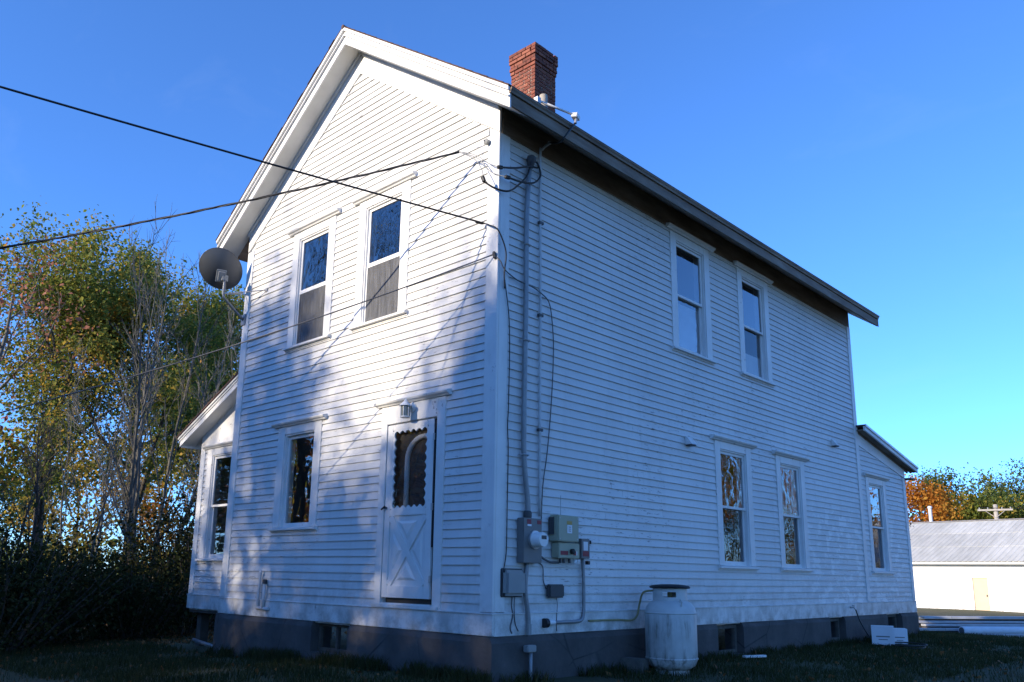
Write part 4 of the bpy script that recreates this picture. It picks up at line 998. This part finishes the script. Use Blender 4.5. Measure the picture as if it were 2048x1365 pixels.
MB().tube(hermite([A0, (-.06, -.09, 4.47), (.06, -.06, 4.38), (.085, .045, 4.15), (.07, .04, 3.9), (.05, .07, 3.73)]), .008, 6).build('tail', BLACK, t, smooth=True)
MB().lathe([(.01, -.05), (.016, -.03), (.016, .03), (.01, .05)], (-.2, -.10, 4.533), (.34, .94, 0), 8).build('clamp', BLACK, t)
C0 = (-.02, -.05, 4.115)
t = empty('telephone_line', C0, 'thin dark telephone line falling from the corner to the lower left', 'wire')
MB().tube(wire_pts(C0, -125, -.355, .0107, 33, 60), .0075, 6).build('line', CABLE, t, smooth=True)
MB().lathe([(.012, -.04), (.022, -.02), (.022, .03), (.012, .045)], (.0, -.05, 4.10), (0, -.3, 1), 8).build('clamp', DKBOX, t)
MB().tube(hermite([C0, (.06, -.02, 4.03), (.06, .06, 3.945), (.05, .29, 3.884), (.08, .488, 3.859), (.06, .682, 3.831), (.045, .836, 3.766), (.04, .9, 3.565), (.04, .928, 3.204), (.04, .893, 2.598), (.04, .823, 2.007), (.04, .755, 1.66), (.04, .731, 1.435), (.04, .72, 1.2)]), .007, 6).build('wall_run', CABLE, t, smooth=True)
single('coax_run', MB().tube(hermite([(.05, .07, 3.834), (.045, .16, 3.315), (.045, .162, 2.467), (.045, .15, 2.19), (.045, .165, 1.923), (.045, .16, 1.389), (.045, .155, .868), (.045, .12, .664), (.05, .11, .5)]), .006, 6), BLACK, 'thin black cable following the corner board down to the network box', 'cable', smooth=True)

# ------------------------------------------------------------------ shed, pile, poles
CAM_COPY = Vector((6.079, -6.303, .6087))      # fixed copy of the solved camera position: bearings and distances are taken from here
def polar(yaw, D): return Vector((CAM_COPY.x+D*math.sin(R(yaw)), CAM_COPY.y+D*math.cos(R(yaw)), 0))
def shed():
    p = polar(-14.7, 58); ang = R(-6); u = Vector((math.cos(ang), math.sin(ang), 0)); v = Vector((-math.sin(ang), math.cos(ang), 0)); zg = -1.1
    t = empty('long_shed', (p.x, p.y, zg), 'long low white shed with grey corrugated roof beyond the lawn', 'shed')
    x0, x1, dep = -16, 26, 14.4; ze, zr = 1.72, 4.72
    def Q(a, b, z): return p+u*a+v*b+Vector((0, 0, z))
    da, db = None, None
    # door position by bearing from the camera position
    d0 = 1.0
    def along(yaw):
        r = Vector((math.sin(R(yaw)), math.cos(R(yaw)), 0)); n = v; tt = (p-CAM_COPY).dot(n)/r.dot(n); return (CAM_COPY+r*tt-p).dot(u)
    a0, a1 = along(-14.53), along(-13.76); dz = .93
    mb = MB()
    def wb(a, b, z0, z1): mb.hexa([Q(a,0,z0),Q(b,0,z0),Q(b,.2,z0),Q(a,.2,z0),Q(a,0,z1),Q(b,0,z1),Q(b,.2,z1),Q(a,.2,z1)])
    wb(x0, a0, -1.4, ze); wb(a1, x1, -1.4, ze); wb(a0, a1, dz, ze); mb.build('front_wall', SHEDW, t)
    mb = MB(); mb.hexa([Q(a0,.08,-1.2),Q(a1,.08,-1.2),Q(a1,.14,-1.2),Q(a0,.14,-1.2),Q(a0,.08,dz),Q(a1,.08,dz),Q(a1,.14,dz),Q(a0,.14,dz)]); d = mb.build('door', TANDOOR, t); d['label'] = 'plain tan door'
    MB().obox(Q(a1-.12, .06, -.1), u*.03, v*.02, (0,0,.06)).build('latch', DKBOX, t)
    for a in (x0, x1): MB().prism([Q(a,.2,-1.4), Q(a,dep,-1.4), Q(a,dep,ze), Q(a,dep/2,zr-.2), Q(a,.2,ze)], u*.2).build('end_wall', SHEDW, t)
    mb = MB(); mb.hexa([Q(x0,dep-.2,-1.4),Q(x1,dep-.2,-1.4),Q(x1,dep,-1.4),Q(x0,dep,-1.4),Q(x0,dep-.2,ze),Q(x1,dep-.2,ze),Q(x1,dep,ze),Q(x0,dep,ze)]); mb.build('rear_wall', SHEDW, t)
    mb = MB(); mb.hexa([Q(x0,-.45,ze-.02),Q(x1,-.45,ze-.02),Q(x1,-.41,ze-.02),Q(x0,-.41,ze-.02),Q(x0,-.45,ze+.16),Q(x1,-.45,ze+.16),Q(x1,-.41,ze+.16),Q(x0,-.41,ze+.16)]); mb.build('fascia', WHITEPL, t)
    mb = MB(); mb.hexa([Q(x0,-.409,ze),Q(x1,-.409,ze),Q(x1,.3,ze+.02),Q(x0,.3,ze+.02),Q(x0,-.409,ze+.03),Q(x1,-.409,ze+.03),Q(x1,.3,ze+.05),Q(x0,.3,ze+.05)]); mb.build('soffit', SOFFIT, t)
    # corrugated sheets, three rows
    rows, W = 3, 2.1; run = dep/2+.5; rise = (zr-(ze+.17)); nx = 7*6
    sl = Vector((0, run/rows, rise/rows)); slen = sl.length+.12
    me = None
    for row in range(rows):
        for sidx in range(int((x1-x0)/W)):
            if me is None:
                mb = MB(); per = W/7
                for i in range(nx+1):
                    xx = W*i/nx; ph = (xx/per) % 1; h = .03*max(0, math.cos(2*math.pi*ph))**3
                    mb.v += [(xx-W/2, -slen/2, h), (xx-W/2, slen/2, h), (xx-W/2, -slen/2, h-.012), (xx-W/2, slen/2, h-.012)]
                for i in range(nx):
                    k = 4*i; mb.f += [(k, k+4, k+5, k+1), (k+2, k+3, k+7, k+6), (k, k+2, k+6, k+4), (k+1, k+5, k+7, k+3)]
                o = mb.build('roof_sheet', TIN, t, recalc=False, origin=(0,0,0)); me = o.data; bpy.data.objects.remove(o)
            c = Q(x0+W*(sidx+.5), -.5+run*(row+.5)/rows, ze+.17+rise*(row+.5)/rows+.012*row)
            inst('roof_sheet', me, c, t, (math.atan2(rise, run), 0, ang))
    mb = MB(); mb.hexa([Q(x0,dep/2-.05,zr-.08),Q(x1,dep/2-.05,zr-.08),Q(x1,dep+.5,ze+.1),Q(x0,dep+.5,ze+.1),Q(x0,dep/2-.05,zr-.03),Q(x1,dep/2-.05,zr-.03),Q(x1,dep+.5,ze+.15),Q(x0,dep+.5,ze+.15)]); mb.build('rear_roof', TIN, t)
    MB().prism([Q(x0,dep/2-.2,zr-.0), Q(x0,dep/2,zr+.07), Q(x0,dep/2+.2,zr-.0)], u*(x1-x0)).build('ridge_cap', POLEW, t)
shed()
def pile():
    o = Vector((-2.6, 20.3, 0)); u = Vector((.54, .84, 0)).normalized(); v = Vector((-u.y, u.x, 0))
    G = 'white lengths of trim piled on the grass'
    def bundle(a, L, b, z, w, h, lb, tilt=0):
        c = o+u*(a+L/2)+v*b; zg = gz(c.x, c.y)
        t = empty('trim_bundle', (c.x, c.y, zg), lb, 'trim', G)
        uu = (u+v*tilt).normalized(); vv = Vector((-uu.y, uu.x, 0)); th = .012; C = Vector((c.x, c.y, zg+z+h/2))
        mb = MB(); mb.obox(C+Vector((0,0,h/2-th)), uu*L/2, vv*w/2, (0,0,th)); mb.obox(C-Vector((0,0,h/2-th)), uu*L/2, vv*w/2, (0,0,th))
        for s in (-1, 1): mb.obox(C+vv*s*(w/2-th), uu*L/2, vv*th, (0,0,h/2-2*th-.001))
        mb.build('sleeve', VINYL, t)
        MB().obox(C, uu*(L/2-.06), vv*(w/2-.03), (0,0,h/2-.03)).build('hollow_shade', BLACK, t)  # black filler painting the shade inside the open hollow ends
        if z > .1: MB().obox(Vector((c.x, c.y, zg+z/2-.01))+vv*.08, uu*(L/2-.1), vv*.10, (0,0,z/2-.012)).build('pile_gap_shade', WOODDK, t)  # dark strip added as the shade in the gap below each length
        for q in (-.3, .3): MB().obox(C+uu*q*L, uu*.012, vv*(w/2+.004), (0,0,h/2+.004)).build('strap', PALEGREY, t)
    def layer(a, L, b, z, w, h, n, lb, tilt=0):
        bundle(a, L, b, z, w, h, lb, tilt)
    bundle(.45, 6.6, .0, .03, .22, .09, 'lowest flat white trim length at the front of the pile')
    bundle(.55, 6.6, .85, .17, .20, .07, 'white trim length just behind the long roll', .01)
    bundle(1.5, 5.6, 1.2, .265, .22, .06, 'white trim length third up from the grass')
    bundle(.7, 6.2, 1.6, .35, .20, .06, 'white trim length fourth up, set back toward the house', -.01)
    bundle(2.1, 5.2, 2.0, .435, .24, .07, 'topmost white trim length at the back of the pile', .01)
    c = o+u*2.2+v*.45; z = gz(c.x, c.y)+.15
    t = empty('rolled_wrap', (c.x, c.y, z-.13), 'long grey-white roll lying along the pile', 'roll')
    MB().tube([c+Vector((0,0,z)), c+u*5.5+Vector((0,0,z))], .125, 16).build('roll', CARD, t, smooth=True, autosm=40)
    MB().lathe([(.1, 0), (.1, .02)], c-u*.012+Vector((0,0,z)), u, 14).build('core', DKBOX, t)
pile()
def poles():
    p = polar(-12.95, 80); ztop = 6.95
    t = empty('utility_pole', (p.x, p.y, -1), 'wooden utility pole with crossarm above the shed roof', 'pole')
    MB().tube([(p.x, p.y, -1.3), (p.x, p.y, ztop)], [.2, .16], 10).build('post', POLEW, t, smooth=True)
    r = Vector((math.cos(R(12)), math.sin(R(12)), 0))
    MB().obox(p+Vector((0, -.2, ztop-.45)), r*1.25, Vector((-r.y, r.x, 0))*.06, (0,0,.07)).build('crossarm', POLEW, t)
    for q in (-1.1, -.5, .5, 1.1): MB().lathe([(.04, 0), (.06, .05), (.04, .14)], p+r*q+Vector((0, -.2, ztop-.38)), n=8).build('insulator', PALEGREY, t)
    for s in (-1, 1): MB().tube([p+r*s*.7+Vector((0,-.2,ztop-.5)), p+Vector((0,-.16,ztop-1.1))], .03, 5).build('brace', POLEW, t)
    for q in (-1.1, 1.1): MB().tube([p+r*q+Vector((0,-.2,ztop-.22)), p+r*q*1.0+r*12+Vector((0,-.2,ztop-1.0)), p+r*q+r*30+Vector((0,-.2,ztop-1.0))], .02, 4).build('line', BLACK, t)
    p = polar(-16.37, 77)
    single('white_post', MB().tube([(p.x, p.y, -1.3), (p.x, p.y, 6.55)], [.15, .14], 10).lathe([(.17, 0), (.19, .1), (.15, .2)], (p.x, p.y, 6.5), n=10), PAINTCOND, 'pale post in front of the orange maple beyond the shed', 'post', smooth=True, autosm=40)
poles()

# ------------------------------------------------------------------ trees
def rvec(rnd): 
    while True:
        v = Vector((rnd.uniform(-1,1), rnd.uniform(-1,1), rnd.uniform(-1,1)))
        if .05 < v.length < 1: return v.normalized()
def leaves_mesh(rnd, pts, n, spread, size, droop=.3):
    """many small separate leaf faces scattered about the given points"""
    vs = []; fs = []
    for p in pts:
        for _ in range(n):
            c = p+Vector((rnd.gauss(0, spread), rnd.gauss(0, spread), rnd.gauss(0, spread*.75)))
            nrm = (rvec(rnd)+Vector((0,0,.5))).normalized(); a = nrm.orthogonal().normalized()
            ang = rnd.uniform(0, 6.28); b = nrm.cross(a); d = a*math.cos(ang)+b*math.sin(ang); e = nrm.cross(d)
            s = size*rnd.uniform(.5, 1.1)*(1.55 if rnd.random() < .15 else 1); k = len(vs)
            vs += [c-d*s*.5, c+e*s*.33-nrm*s*.06, c+d*s*.5-Vector((0,0,s*.12)), c-e*s*.33-nrm*s*.06]; fs.append((k, k+1, k+2, k+3))
    mb = MB(); mb.v = [tuple(v) for v in vs]; mb.f = fs; return mb
def limb(mb, rnd, p, d, L, r, seg, wander, lift, sides, r_end=.35):
    pts = [p.copy()]; rad = [r]; q = p.copy(); dd = d.normalized()
    for i in range(seg):
        dd = (dd+rvec(rnd)*wander+Vector((0,0,lift))).normalized(); q = q+dd*(L/seg); pts.append(q.copy()); rad.append(r*(1-(1-r_end)*(i+1)/seg))
    mb.tube(pts, rad, sides, cap=False); return pts, rad, dd
def broadleaf(name, label, base, H, CR, seed, leafmat, bark, per=40, lsize=.16, nl=7, trunk=.3, group='trees', spread=.42, nb=7, nt=5, cat='tree', clear=.3):
    rnd = random.Random(seed); base = Vector((base[0], base[1], gz(base[0], base[1])-.1)); wood = MB(); tips = []
    tr, rad, dd = limb(wood, rnd, base, Vector((rnd.uniform(-.05,.05), rnd.uniform(-.05,.05), 1)), H*.82, trunk, 9, .10, .12, 8, .2)
    for i in range(nl):
        f = clear+(1-clear-.02)*(i+.5)/nl; k = min(int(f*9), 8); p = tr[k].lerp(tr[k+1], f*9-k)
        az = i*2.4+rnd.uniform(-.5,.5); el = .35+.75*f+rnd.uniform(-.15,.15)
        Lb = CR*(1.15-.55*abs(f-.5)*1.6)*rnd.uniform(.8, 1.15)
        d = Vector((math.cos(az)*math.cos(el), math.sin(az)*math.cos(el), math.sin(el)))
        bp, br, bd = limb(wood, rnd, p, d, Lb, rad[k]*.55, 6, .22, .08, 6, .3)
        for j in range(nb):
            g = .3+.68*(j+.5)/nb; m = min(int(g*6), 5); q = bp[m].lerp(bp[m+1], g*6-m)
            dv = ((bp[m+1]-bp[m]).normalized()*.7+rvec(rnd)*.9+Vector((0,0,.25))).normalized()
            cp, cr_, cd = limb(wood, rnd, q, dv, Lb*.42*rnd.uniform(.7, 1.2), br[m]*.45, 4, .3, .06, 4, .3)
            for w in range(nt):
                h = .35+.65*(w+.5)/nt; m2 = min(int(h*4), 3); q2 = cp[m2].lerp(cp[m2+1], h*4-m2)
                ev = ((cp[m2+1]-cp[m2]).normalized()*.5+rvec(rnd)).normalized()
                tp, _, _ = limb(wood, rnd, q2, ev, Lb*.16*rnd.uniform(.6, 1.3), .012, 2, .3, .02, 3, .4); tips.append(tp[-1]); 
    t = empty(name, base, label, cat, group)
    wood.build('trunk', bark, t, smooth=True, recalc=False)
    if per: leaves_mesh(rnd, tips, per, spread, lsize).build('crown', leafmat, t, recalc=False)
    return t
def multistem(name, label, base, H, seed, n=8, lean=.35, leafmat=None, per=0, group='bare trees', bark=None, r=.07, fine=1):
    rnd = random.Random(seed); base = Vector((base[0], base[1], gz(base[0], base[1])-.1)); wood = MB(); twigs = MB(); tips = []
    for i in range(n):
        az = 6.28*i/n+rnd.uniform(-.4,.4); ln = lean*rnd.uniform(.25, 1.0)
        d = Vector((math.cos(az)*ln, math.sin(az)*ln, 1)); L = H*rnd.uniform(.78, 1.02)
        sp, sr, _ = limb(wood, rnd, base+Vector((math.cos(az), math.sin(az), 0))*.2, d, L, r*rnd.uniform(.7, 1.3), 10, .075, .05, 6, .12)
        for j in range(13):
            g = .22+.76*(j+.5)/13; m = min(int(g*10), 9); q = sp[m].lerp(sp[m+1], g*10-m)
            dv = ((sp[m+1]-sp[m]).normalized()+rvec(rnd)*.55+Vector((0,0,.25))).normalized()
            bp, br, _ = limb(wood, rnd, q, dv, H*.22*(1.15-g*.6)*rnd.uniform(.6, 1.2), sr[m]*.5, 5, .14, .10, 4, .2)
            for w in range(6*fine):
                h = .2+.8*(w+.5)/(6*fine); m2 = min(int(h*5), 4); q2 = bp[m2].lerp(bp[m2+1], h*5-m2)
                ev = ((bp[m2+1]-bp[m2]).normalized()+rvec(rnd)*.6+Vector((0,0,.2))).normalized()
                tp, _, td = limb(twigs, rnd, q2, ev, H*.075*rnd.uniform(.5, 1.4), .0085, 3, .2, .06, 3, .35); tips.append(tp[-1])
                for _ in range(2):
                    q3 = tp[1].lerp(tp[2], rnd.random()); limb(twigs, rnd, q3, td+rvec(rnd)*.7, H*.04*rnd.uniform(.5, 1.3), .0055, 2, .25, .05, 3, .4)
    t = empty(name, base, label, 'tree', group)
    wood.build('stems', bark or GBARK, t, smooth=True, recalc=False); twigs.build('twigs', bark or GBARK, t, recalc=False)['kind'] = 'stuff'
    if per and leafmat: leaves_mesh(rnd, tips, per, .25, .11).build('leaves', leafmat, t, recalc=False)
    return t
def shrub(name, label, base, Wd, H, seed, leafmat, n=60, per=70, lsize=.10, group='shrubs', cat='shrub'):
    rnd = random.Random(seed); base = Vector((base[0], base[1], gz(base[0], base[1])-.05)); wood = MB(); pts = []
    for i in range(n):
        az = rnd.uniform(0, 6.28); rr = math.sqrt(rnd.random()); top = H*(1-.45*rr*rr)*rnd.uniform(.65, 1.08)
        e = Vector((math.cos(az)*rr*Wd/2, math.sin(az)*rr*Wd/2, top)); d = e.normalized()
        lp, _, _ = limb(wood, rnd, base+Vector((math.cos(az)*rr*Wd*.2, math.sin(az)*rr*Wd*.2, 0)), d+Vector((0,0,.15)), e.length, .022, 5, .13, .05, 4, .3)
        pts += [lp[k].lerp(lp[k+1], rnd.random()) for k in (1, 2, 3, 4)]+[lp[-1]]
    t = empty(name, base, label, cat, group); wood.build('stems', BARK, t, recalc=False)
    leaves_mesh(rnd, pts, per//5, .26, lsize).build('foliage', leafmat, t, recalc=False); return t

# left of the house
LT = 'trees at the left'
p = polar(-72.3, 31); broadleaf('oak_tree', 'broad oak with green and orange leaves at the far left', p, 11.2, 4.4, 11, L_OAK, BARK, 125, .135, 9, .22, LT, .37, 7, 5)
p = polar(-67.3, 32); broadleaf('oak_tree', 'tallest green-topped oak standing behind the bare stems', p, 12.9, 4.7, 12, L_OAK, BARK, 130, .135, 10, .26, LT, .37, 7, 5)
p = polar(-62.5, 37); broadleaf('oak_tree', 'green and rust oak half hidden behind the satellite dish', p, 13.2, 4.9, 13, L_OAK, BARK, 120, .14, 10, .26, LT, .39, 7, 5)
p = polar(-77.3, 27); broadleaf('russet_tree', 'sparse pinkish-russet tree at the left edge of the view', p, 11.6, 3.0, 14, L_RED, GBARK, 8, .14, 7, .16, LT, .4, 6, 4)
p = polar(-66.3, 22); multistem('bare_tree', 'tall bare grey tree of many fanned stems before the oaks', p, 9.1, 21, 6, .36, group='bare trees', fine=1, r=.06)
p = polar(-63.6, 20); multistem('bare_tree', 'bare leaning stems crowding the wing eave', p, 6.8, 22, 3, .55, group='bare trees', fine=1, r=.05)
p = polar(-70.2, 25); multistem('bare_tree', 'thin bare stems with a few rusty leaves left of the fanned tree', p, 8.6, 23, 3, .30, L_YEL, 2, 'bare trees', None, .055)
p = polar(-73.2, 21); multistem('bare_tree', 'single dark bare sapling near the left edge', p, 5.6, 24, 2, .22, None, 0, 'bare trees', BARK, .05)
UG = 'yellowing understory trees'
for i, (yw, D, H, CR, lb, m) in enumerate(((-70.5, 42, 6.5, 3.0, 'yellow-leaved understory tree seen between the trunks at left', L_YEL), (-66.0, 46, 7.5, 3.2, 'golden understory tree behind the fanned stems', L_YEL), (-62.5, 44, 7.0, 3.0, 'orange understory tree low beside the wing', L_ORANGE), (-75.5, 48, 5.0, 3.0, 'dull green low tree at the far left edge', L_GREEN), (-73.2, 60, 4.6, 3.0, 'distant green tree low in the gap at left', L_GREEN))):
    p = polar(yw, D); broadleaf('understory_tree', lb, p, H, CR, 40+i, m, BARK, 30, .2, 7, .13, UG, .45, 6, 4, clear=.12)
SG = 'dark shrubs at the lawn edge'
for i, (yw, D, Wd, H, lb) in enumerate(((-74.6, 15.5, 3.2, 2.0, 'large dark shrub filling the lower left corner'), (-72.2, 16.5, 2.2, 1.7, 'lower dark shrub second from the left edge'), (-66.9, 18, 2.2, 1.7, 'dark drooping evergreen shrub left of the wing'), (-64.0, 19.5, 2.6, 2.9, 'tall dark evergreen shrub against the wing corner'), (-62.0, 22, 2.6, 2.3, 'dark shrub behind the wing opening'))):
    p = polar(yw, D); shrub('dark_shrub', lb, p, Wd, H, 60+i, L_DARK, 70, 150, .075, SG)
# right, beyond the shed
RG = 'trees beyond the shed'
for i, (yw, D, H, CR, m, lb) in enumerate(((-16.9, 84, 9.5, 3.6, L_ORANGE, 'bright orange maple beyond the lean-to corner'), (-15.2, 92, 10.0, 4.8, L_GREEN, 'green tree right of the orange maple'), (-13.0, 98, 9.9, 4.8, L_GREEN, 'green tree behind the utility pole'), (-11.0, 96, 9.2, 4.8, L_GREEN, 'olive-green tree at the right edge of the view'), (-14.3, 84, 7.4, 3.8, L_OAK, 'lower yellow-green tree between maple and pole'), (-12.2, 86, 7.4, 3.8, L_OAK, 'lower olive tree right of the pole'), (-9.0, 92, 10.5, 5.0, L_GREEN, 'green tree just beyond the right edge'))):
    p = polar(yw, D); broadleaf('far_tree', lb, p, H, CR, 80+i, m, BARK, 60, .27, 8, .2, RG, .6, 6, 4, clear=.12)
p = polar(-18.6, 24.5); broadleaf('russet_tree', 'thin russet twigs showing above the lean-to eave', p, 4.75, .85, 95, L_RED, GBARK, 12, .085, 6, .05, RG, .12, 5, 4, clear=.55)
# trees out of view, mirrored in the windows or shading the gable
MG = 'trees around the yard outside the view'
for i, (x, y, H, CR, m, lb) in enumerate(((15.5, 30, 9.5, 4.2, L_ORANGE, 'orange tree mirrored in the lower side windows'), (10.0, 34, 8.0, 3.6, L_ORANGE, 'second orange tree mirrored in the lower side windows'), (21, 37, 11, 4.5, L_YEL, 'yellow tree mirrored in the lower side windows'), (13.5, 39, 8, 3.6, L_OAK, 'mottled tree mirrored low in the far side windows'), (20, 40, 9, 4.0, L_OAK, 'far mottled tree mirrored in the side windows'), (29, 40, 11, 5, L_OAK, 'far oak across the yard'), (24, 24, 12, 4.8, L_OAK, 'mottled oak across the yard from the side wall'), (27, 10, 13, 5, L_OAK, 'tall oak across the yard opposite the gas cylinder'), (25, -6, 13, 5, L_OAK, 'tall oak behind the viewer on the right'), (17, -22, 13, 5, L_OAK, 'tall oak behind the viewer'))):
    broadleaf('yard_tree', lb, (x, y), H, CR, 120+i, m, BARK, 14 if x < 16 else 40, .2 if x < 16 else .22, 8, .22, MG, .5, 6, 5, clear=.15)
for i, (x, y, H, CR, m, per, lb) in enumerate((
    (-21, -31, 13.0, 4.6, L_OAK, 44, 'shade tree off the left front, westernmost'),
    (-16.5, -33, 14.5, 4.6, L_ORANGE, 44, 'orange shade tree off the left front casting shadow on the wing'),
    (-12.5, -30, 15.0, 4.0, L_OAK, 55, 'shade tree off the left front casting shadow on the lower gable'),
    (-8.8, -31.5, 15.4, 3.8, L_ORANGE, 80, 'orange shade tree whose shadow falls beside the storm door'),
    (-4.0, -30, 13.8, 4.4, L_OAK, 70, 'shade tree off the front darkening the near lawn'),
    (3.0, -32, 13, 4.6, L_OAK, 44, 'shade tree off the front darkening the right lawn'),
    (9.5, -34, 12.5, 4.8, L_YEL, 44, 'shade tree far off behind the viewer'),
    (-29, -15, 9.0, 4.4, L_ORANGE, 44, 'orange tree mirrored in the storm door glass'),
    (-21, -17, 8.5, 3.6, L_ORANGE, 44, 'orange tree close behind the left lawn, mirrored in the door'), (-17, -15, 6.5, 3.0, L_ORANGE, 44, 'small orange tree at the left lawn, mirrored low in the door'), (-24, -10.5, 7.5, 3.4, L_OAK, 44, 'mottled tree mirrored in the small gable window'),
    (-33, -10, 9.0, 4.4, L_YEL, 44, 'yellow tree mirrored in the wing window'))):
    broadleaf('shade_tree', lb, (x, y), H, CR, 150+i, m, BARK, per, .24, 8, .28, MG, .5, 6, 5, clear=.1)
for i, (x, y, H, lb) in enumerate(((-13.6, -27, 15.0, 'bare many-stemmed tree throwing streaks on the left of the gable'), (-10.0, -26, 14.4, 'bare many-stemmed tree throwing streaks between the windows'), (-6.8, -27, 13.2, 'bare many-stemmed tree throwing streaks beside the door'), (-19, -10, 16.5, 'tall bare tree mirrored in the upper gable windows'), (-15, -9.5, 14.0, 'second tall bare tree mirrored in the upper gable windows'))):
    multistem('streak_tree', lb, (x, y), H, 170+i, 8, .22, L_OAK, 4, MG, GBARK, .15)
for i, x in enumerate((-24, -19, -14.5, -10, -5.5, -1, 4, 9)):
    shrub('thicket', ['thicket off the front, %s' % q for q in ('first from the west', 'second from the west', 'third from the west', 'fourth from the west', 'fourth from the east', 'third from the east', 'second from the east', 'first from the east')][i], (x, -29.5+(i % 2)*2), 6.4, (9, 10, 12.3, 12.0, 11.2, 10, 9, 9)[i], 190+i, L_DARK, 90, 150, .36, MG, 'thicket')

def far_wood():
    rnd = random.Random(9); pts = []
    for k in range(900):
        yw = rnd.uniform(-100, 60); D = rnd.uniform(118, 150); q = polar(yw, D); h = 4.6+2.2*noise.noise(Vector((yw*.25, 3, 1)))
        for _ in range(7): pts.append(Vector((q.x, q.y, gz(q.x, q.y)+h*rnd.random()**.8)))
    o = leaves_mesh(rnd, pts, 5, .9, .75).build('distant_wood', L_OAK, recalc=False, origin=(0,0,0)); tag(o, 'low distant wood along the horizon behind everything', 'wood', kind='stuff')
far_wood()

# ------------------------------------------------------------------ grass and fallen leaves
def grass():
    rnd = random.Random(3); mb = MB(); vs = mb.v; fs = mb.f
    def blade(x, y, h):
        z = gz(x, y)-.01; a = rnd.uniform(0, 6.28); w = rnd.uniform(.003, .006); lx, ly = rnd.gauss(0, .35)*h, rnd.gauss(0, .35)*h; k = len(vs)
        dx, dy = math.cos(a)*w, math.sin(a)*w
        vs.extend([(x-dx, y-dy, z), (x+dx, y+dy, z), (x+lx*.4+dx*.7, y+ly*.4+dy*.7, z+h*.6), (x+lx*.4-dx*.7, y+ly*.4-dy*.7, z+h*.6), (x+lx, y+ly, z+h)])
        fs.extend([(k, k+1, k+2, k+3), (k+3, k+2, k+4)])
    def patch(n, x0, x1, y0, y1, h0, h1, test=None):
        for _ in range(n):
            x, y = rnd.uniform(x0, x1), rnd.uniform(y0, y1)
            if -7.2 < x < .06 and y > -.06 and y < 12.8: continue
            c = noise.noise(Vector((x*1.3, y*1.3, 9)))
            if c < -.25 and rnd.random() < .6: continue
            blade(x, y, rnd.uniform(h0, h1)*(1+.5*c))
    patch(26000, -10.5, .4, -2.6, 0, .04, .11); patch(9000, -13, -4, -5, 3, .04, .10)
    patch(30000, 0, 2.6, 1.5, 14, .04, .10); patch(14000, -2, 3.5, 12, 22, .05, .10); patch(22000, 2.4, 7.5, 5, 22, .05, .10)
    # tufts hard against the foundation
    for _ in range(5200):
        x = rnd.uniform(-5.6, .1); 
        if noise.noise(Vector((x*1.8, 2, 0))) > -.1: blade(x, -.07-abs(rnd.gauss(0, .09)), rnd.uniform(.06, .2))
    for _ in range(4200):
        y = rnd.uniform(0, 13)
        if noise.noise(Vector((7, y*1.5, 0))) > -.05: blade(.07+abs(rnd.gauss(0, .08)), y, rnd.uniform(.05, .16))
    o = mb.build('lawn_grass', L_GRASS, recalc=False, origin=(0,0,0)); tag(o, 'shaded autumn lawn grass around the foundation', 'grass', kind='stuff')
    pts = []
    for _ in range(2600):
        x, y = rnd.uniform(-12, 3), rnd.uniform(-5, 16)
        if -7.2 < x < .06 and -.06 < y < 12.8: continue
        pts.append(Vector((x, y, gz(x, y)+.025)))
    for _ in range(5200):
        q = polar(rnd.uniform(-76, -61), rnd.uniform(15, 34)); pts.append(Vector((q.x, q.y, gz(q.x, q.y)+.03)))
    o = leaves_mesh(rnd, pts, 1, .015, .075).build('fallen_leaves', L_LITTER, recalc=False, origin=(0,0,0)); tag(o, 'brown fallen leaves scattered over lawn and wood edge', 'leaves', kind='stuff')
grass()
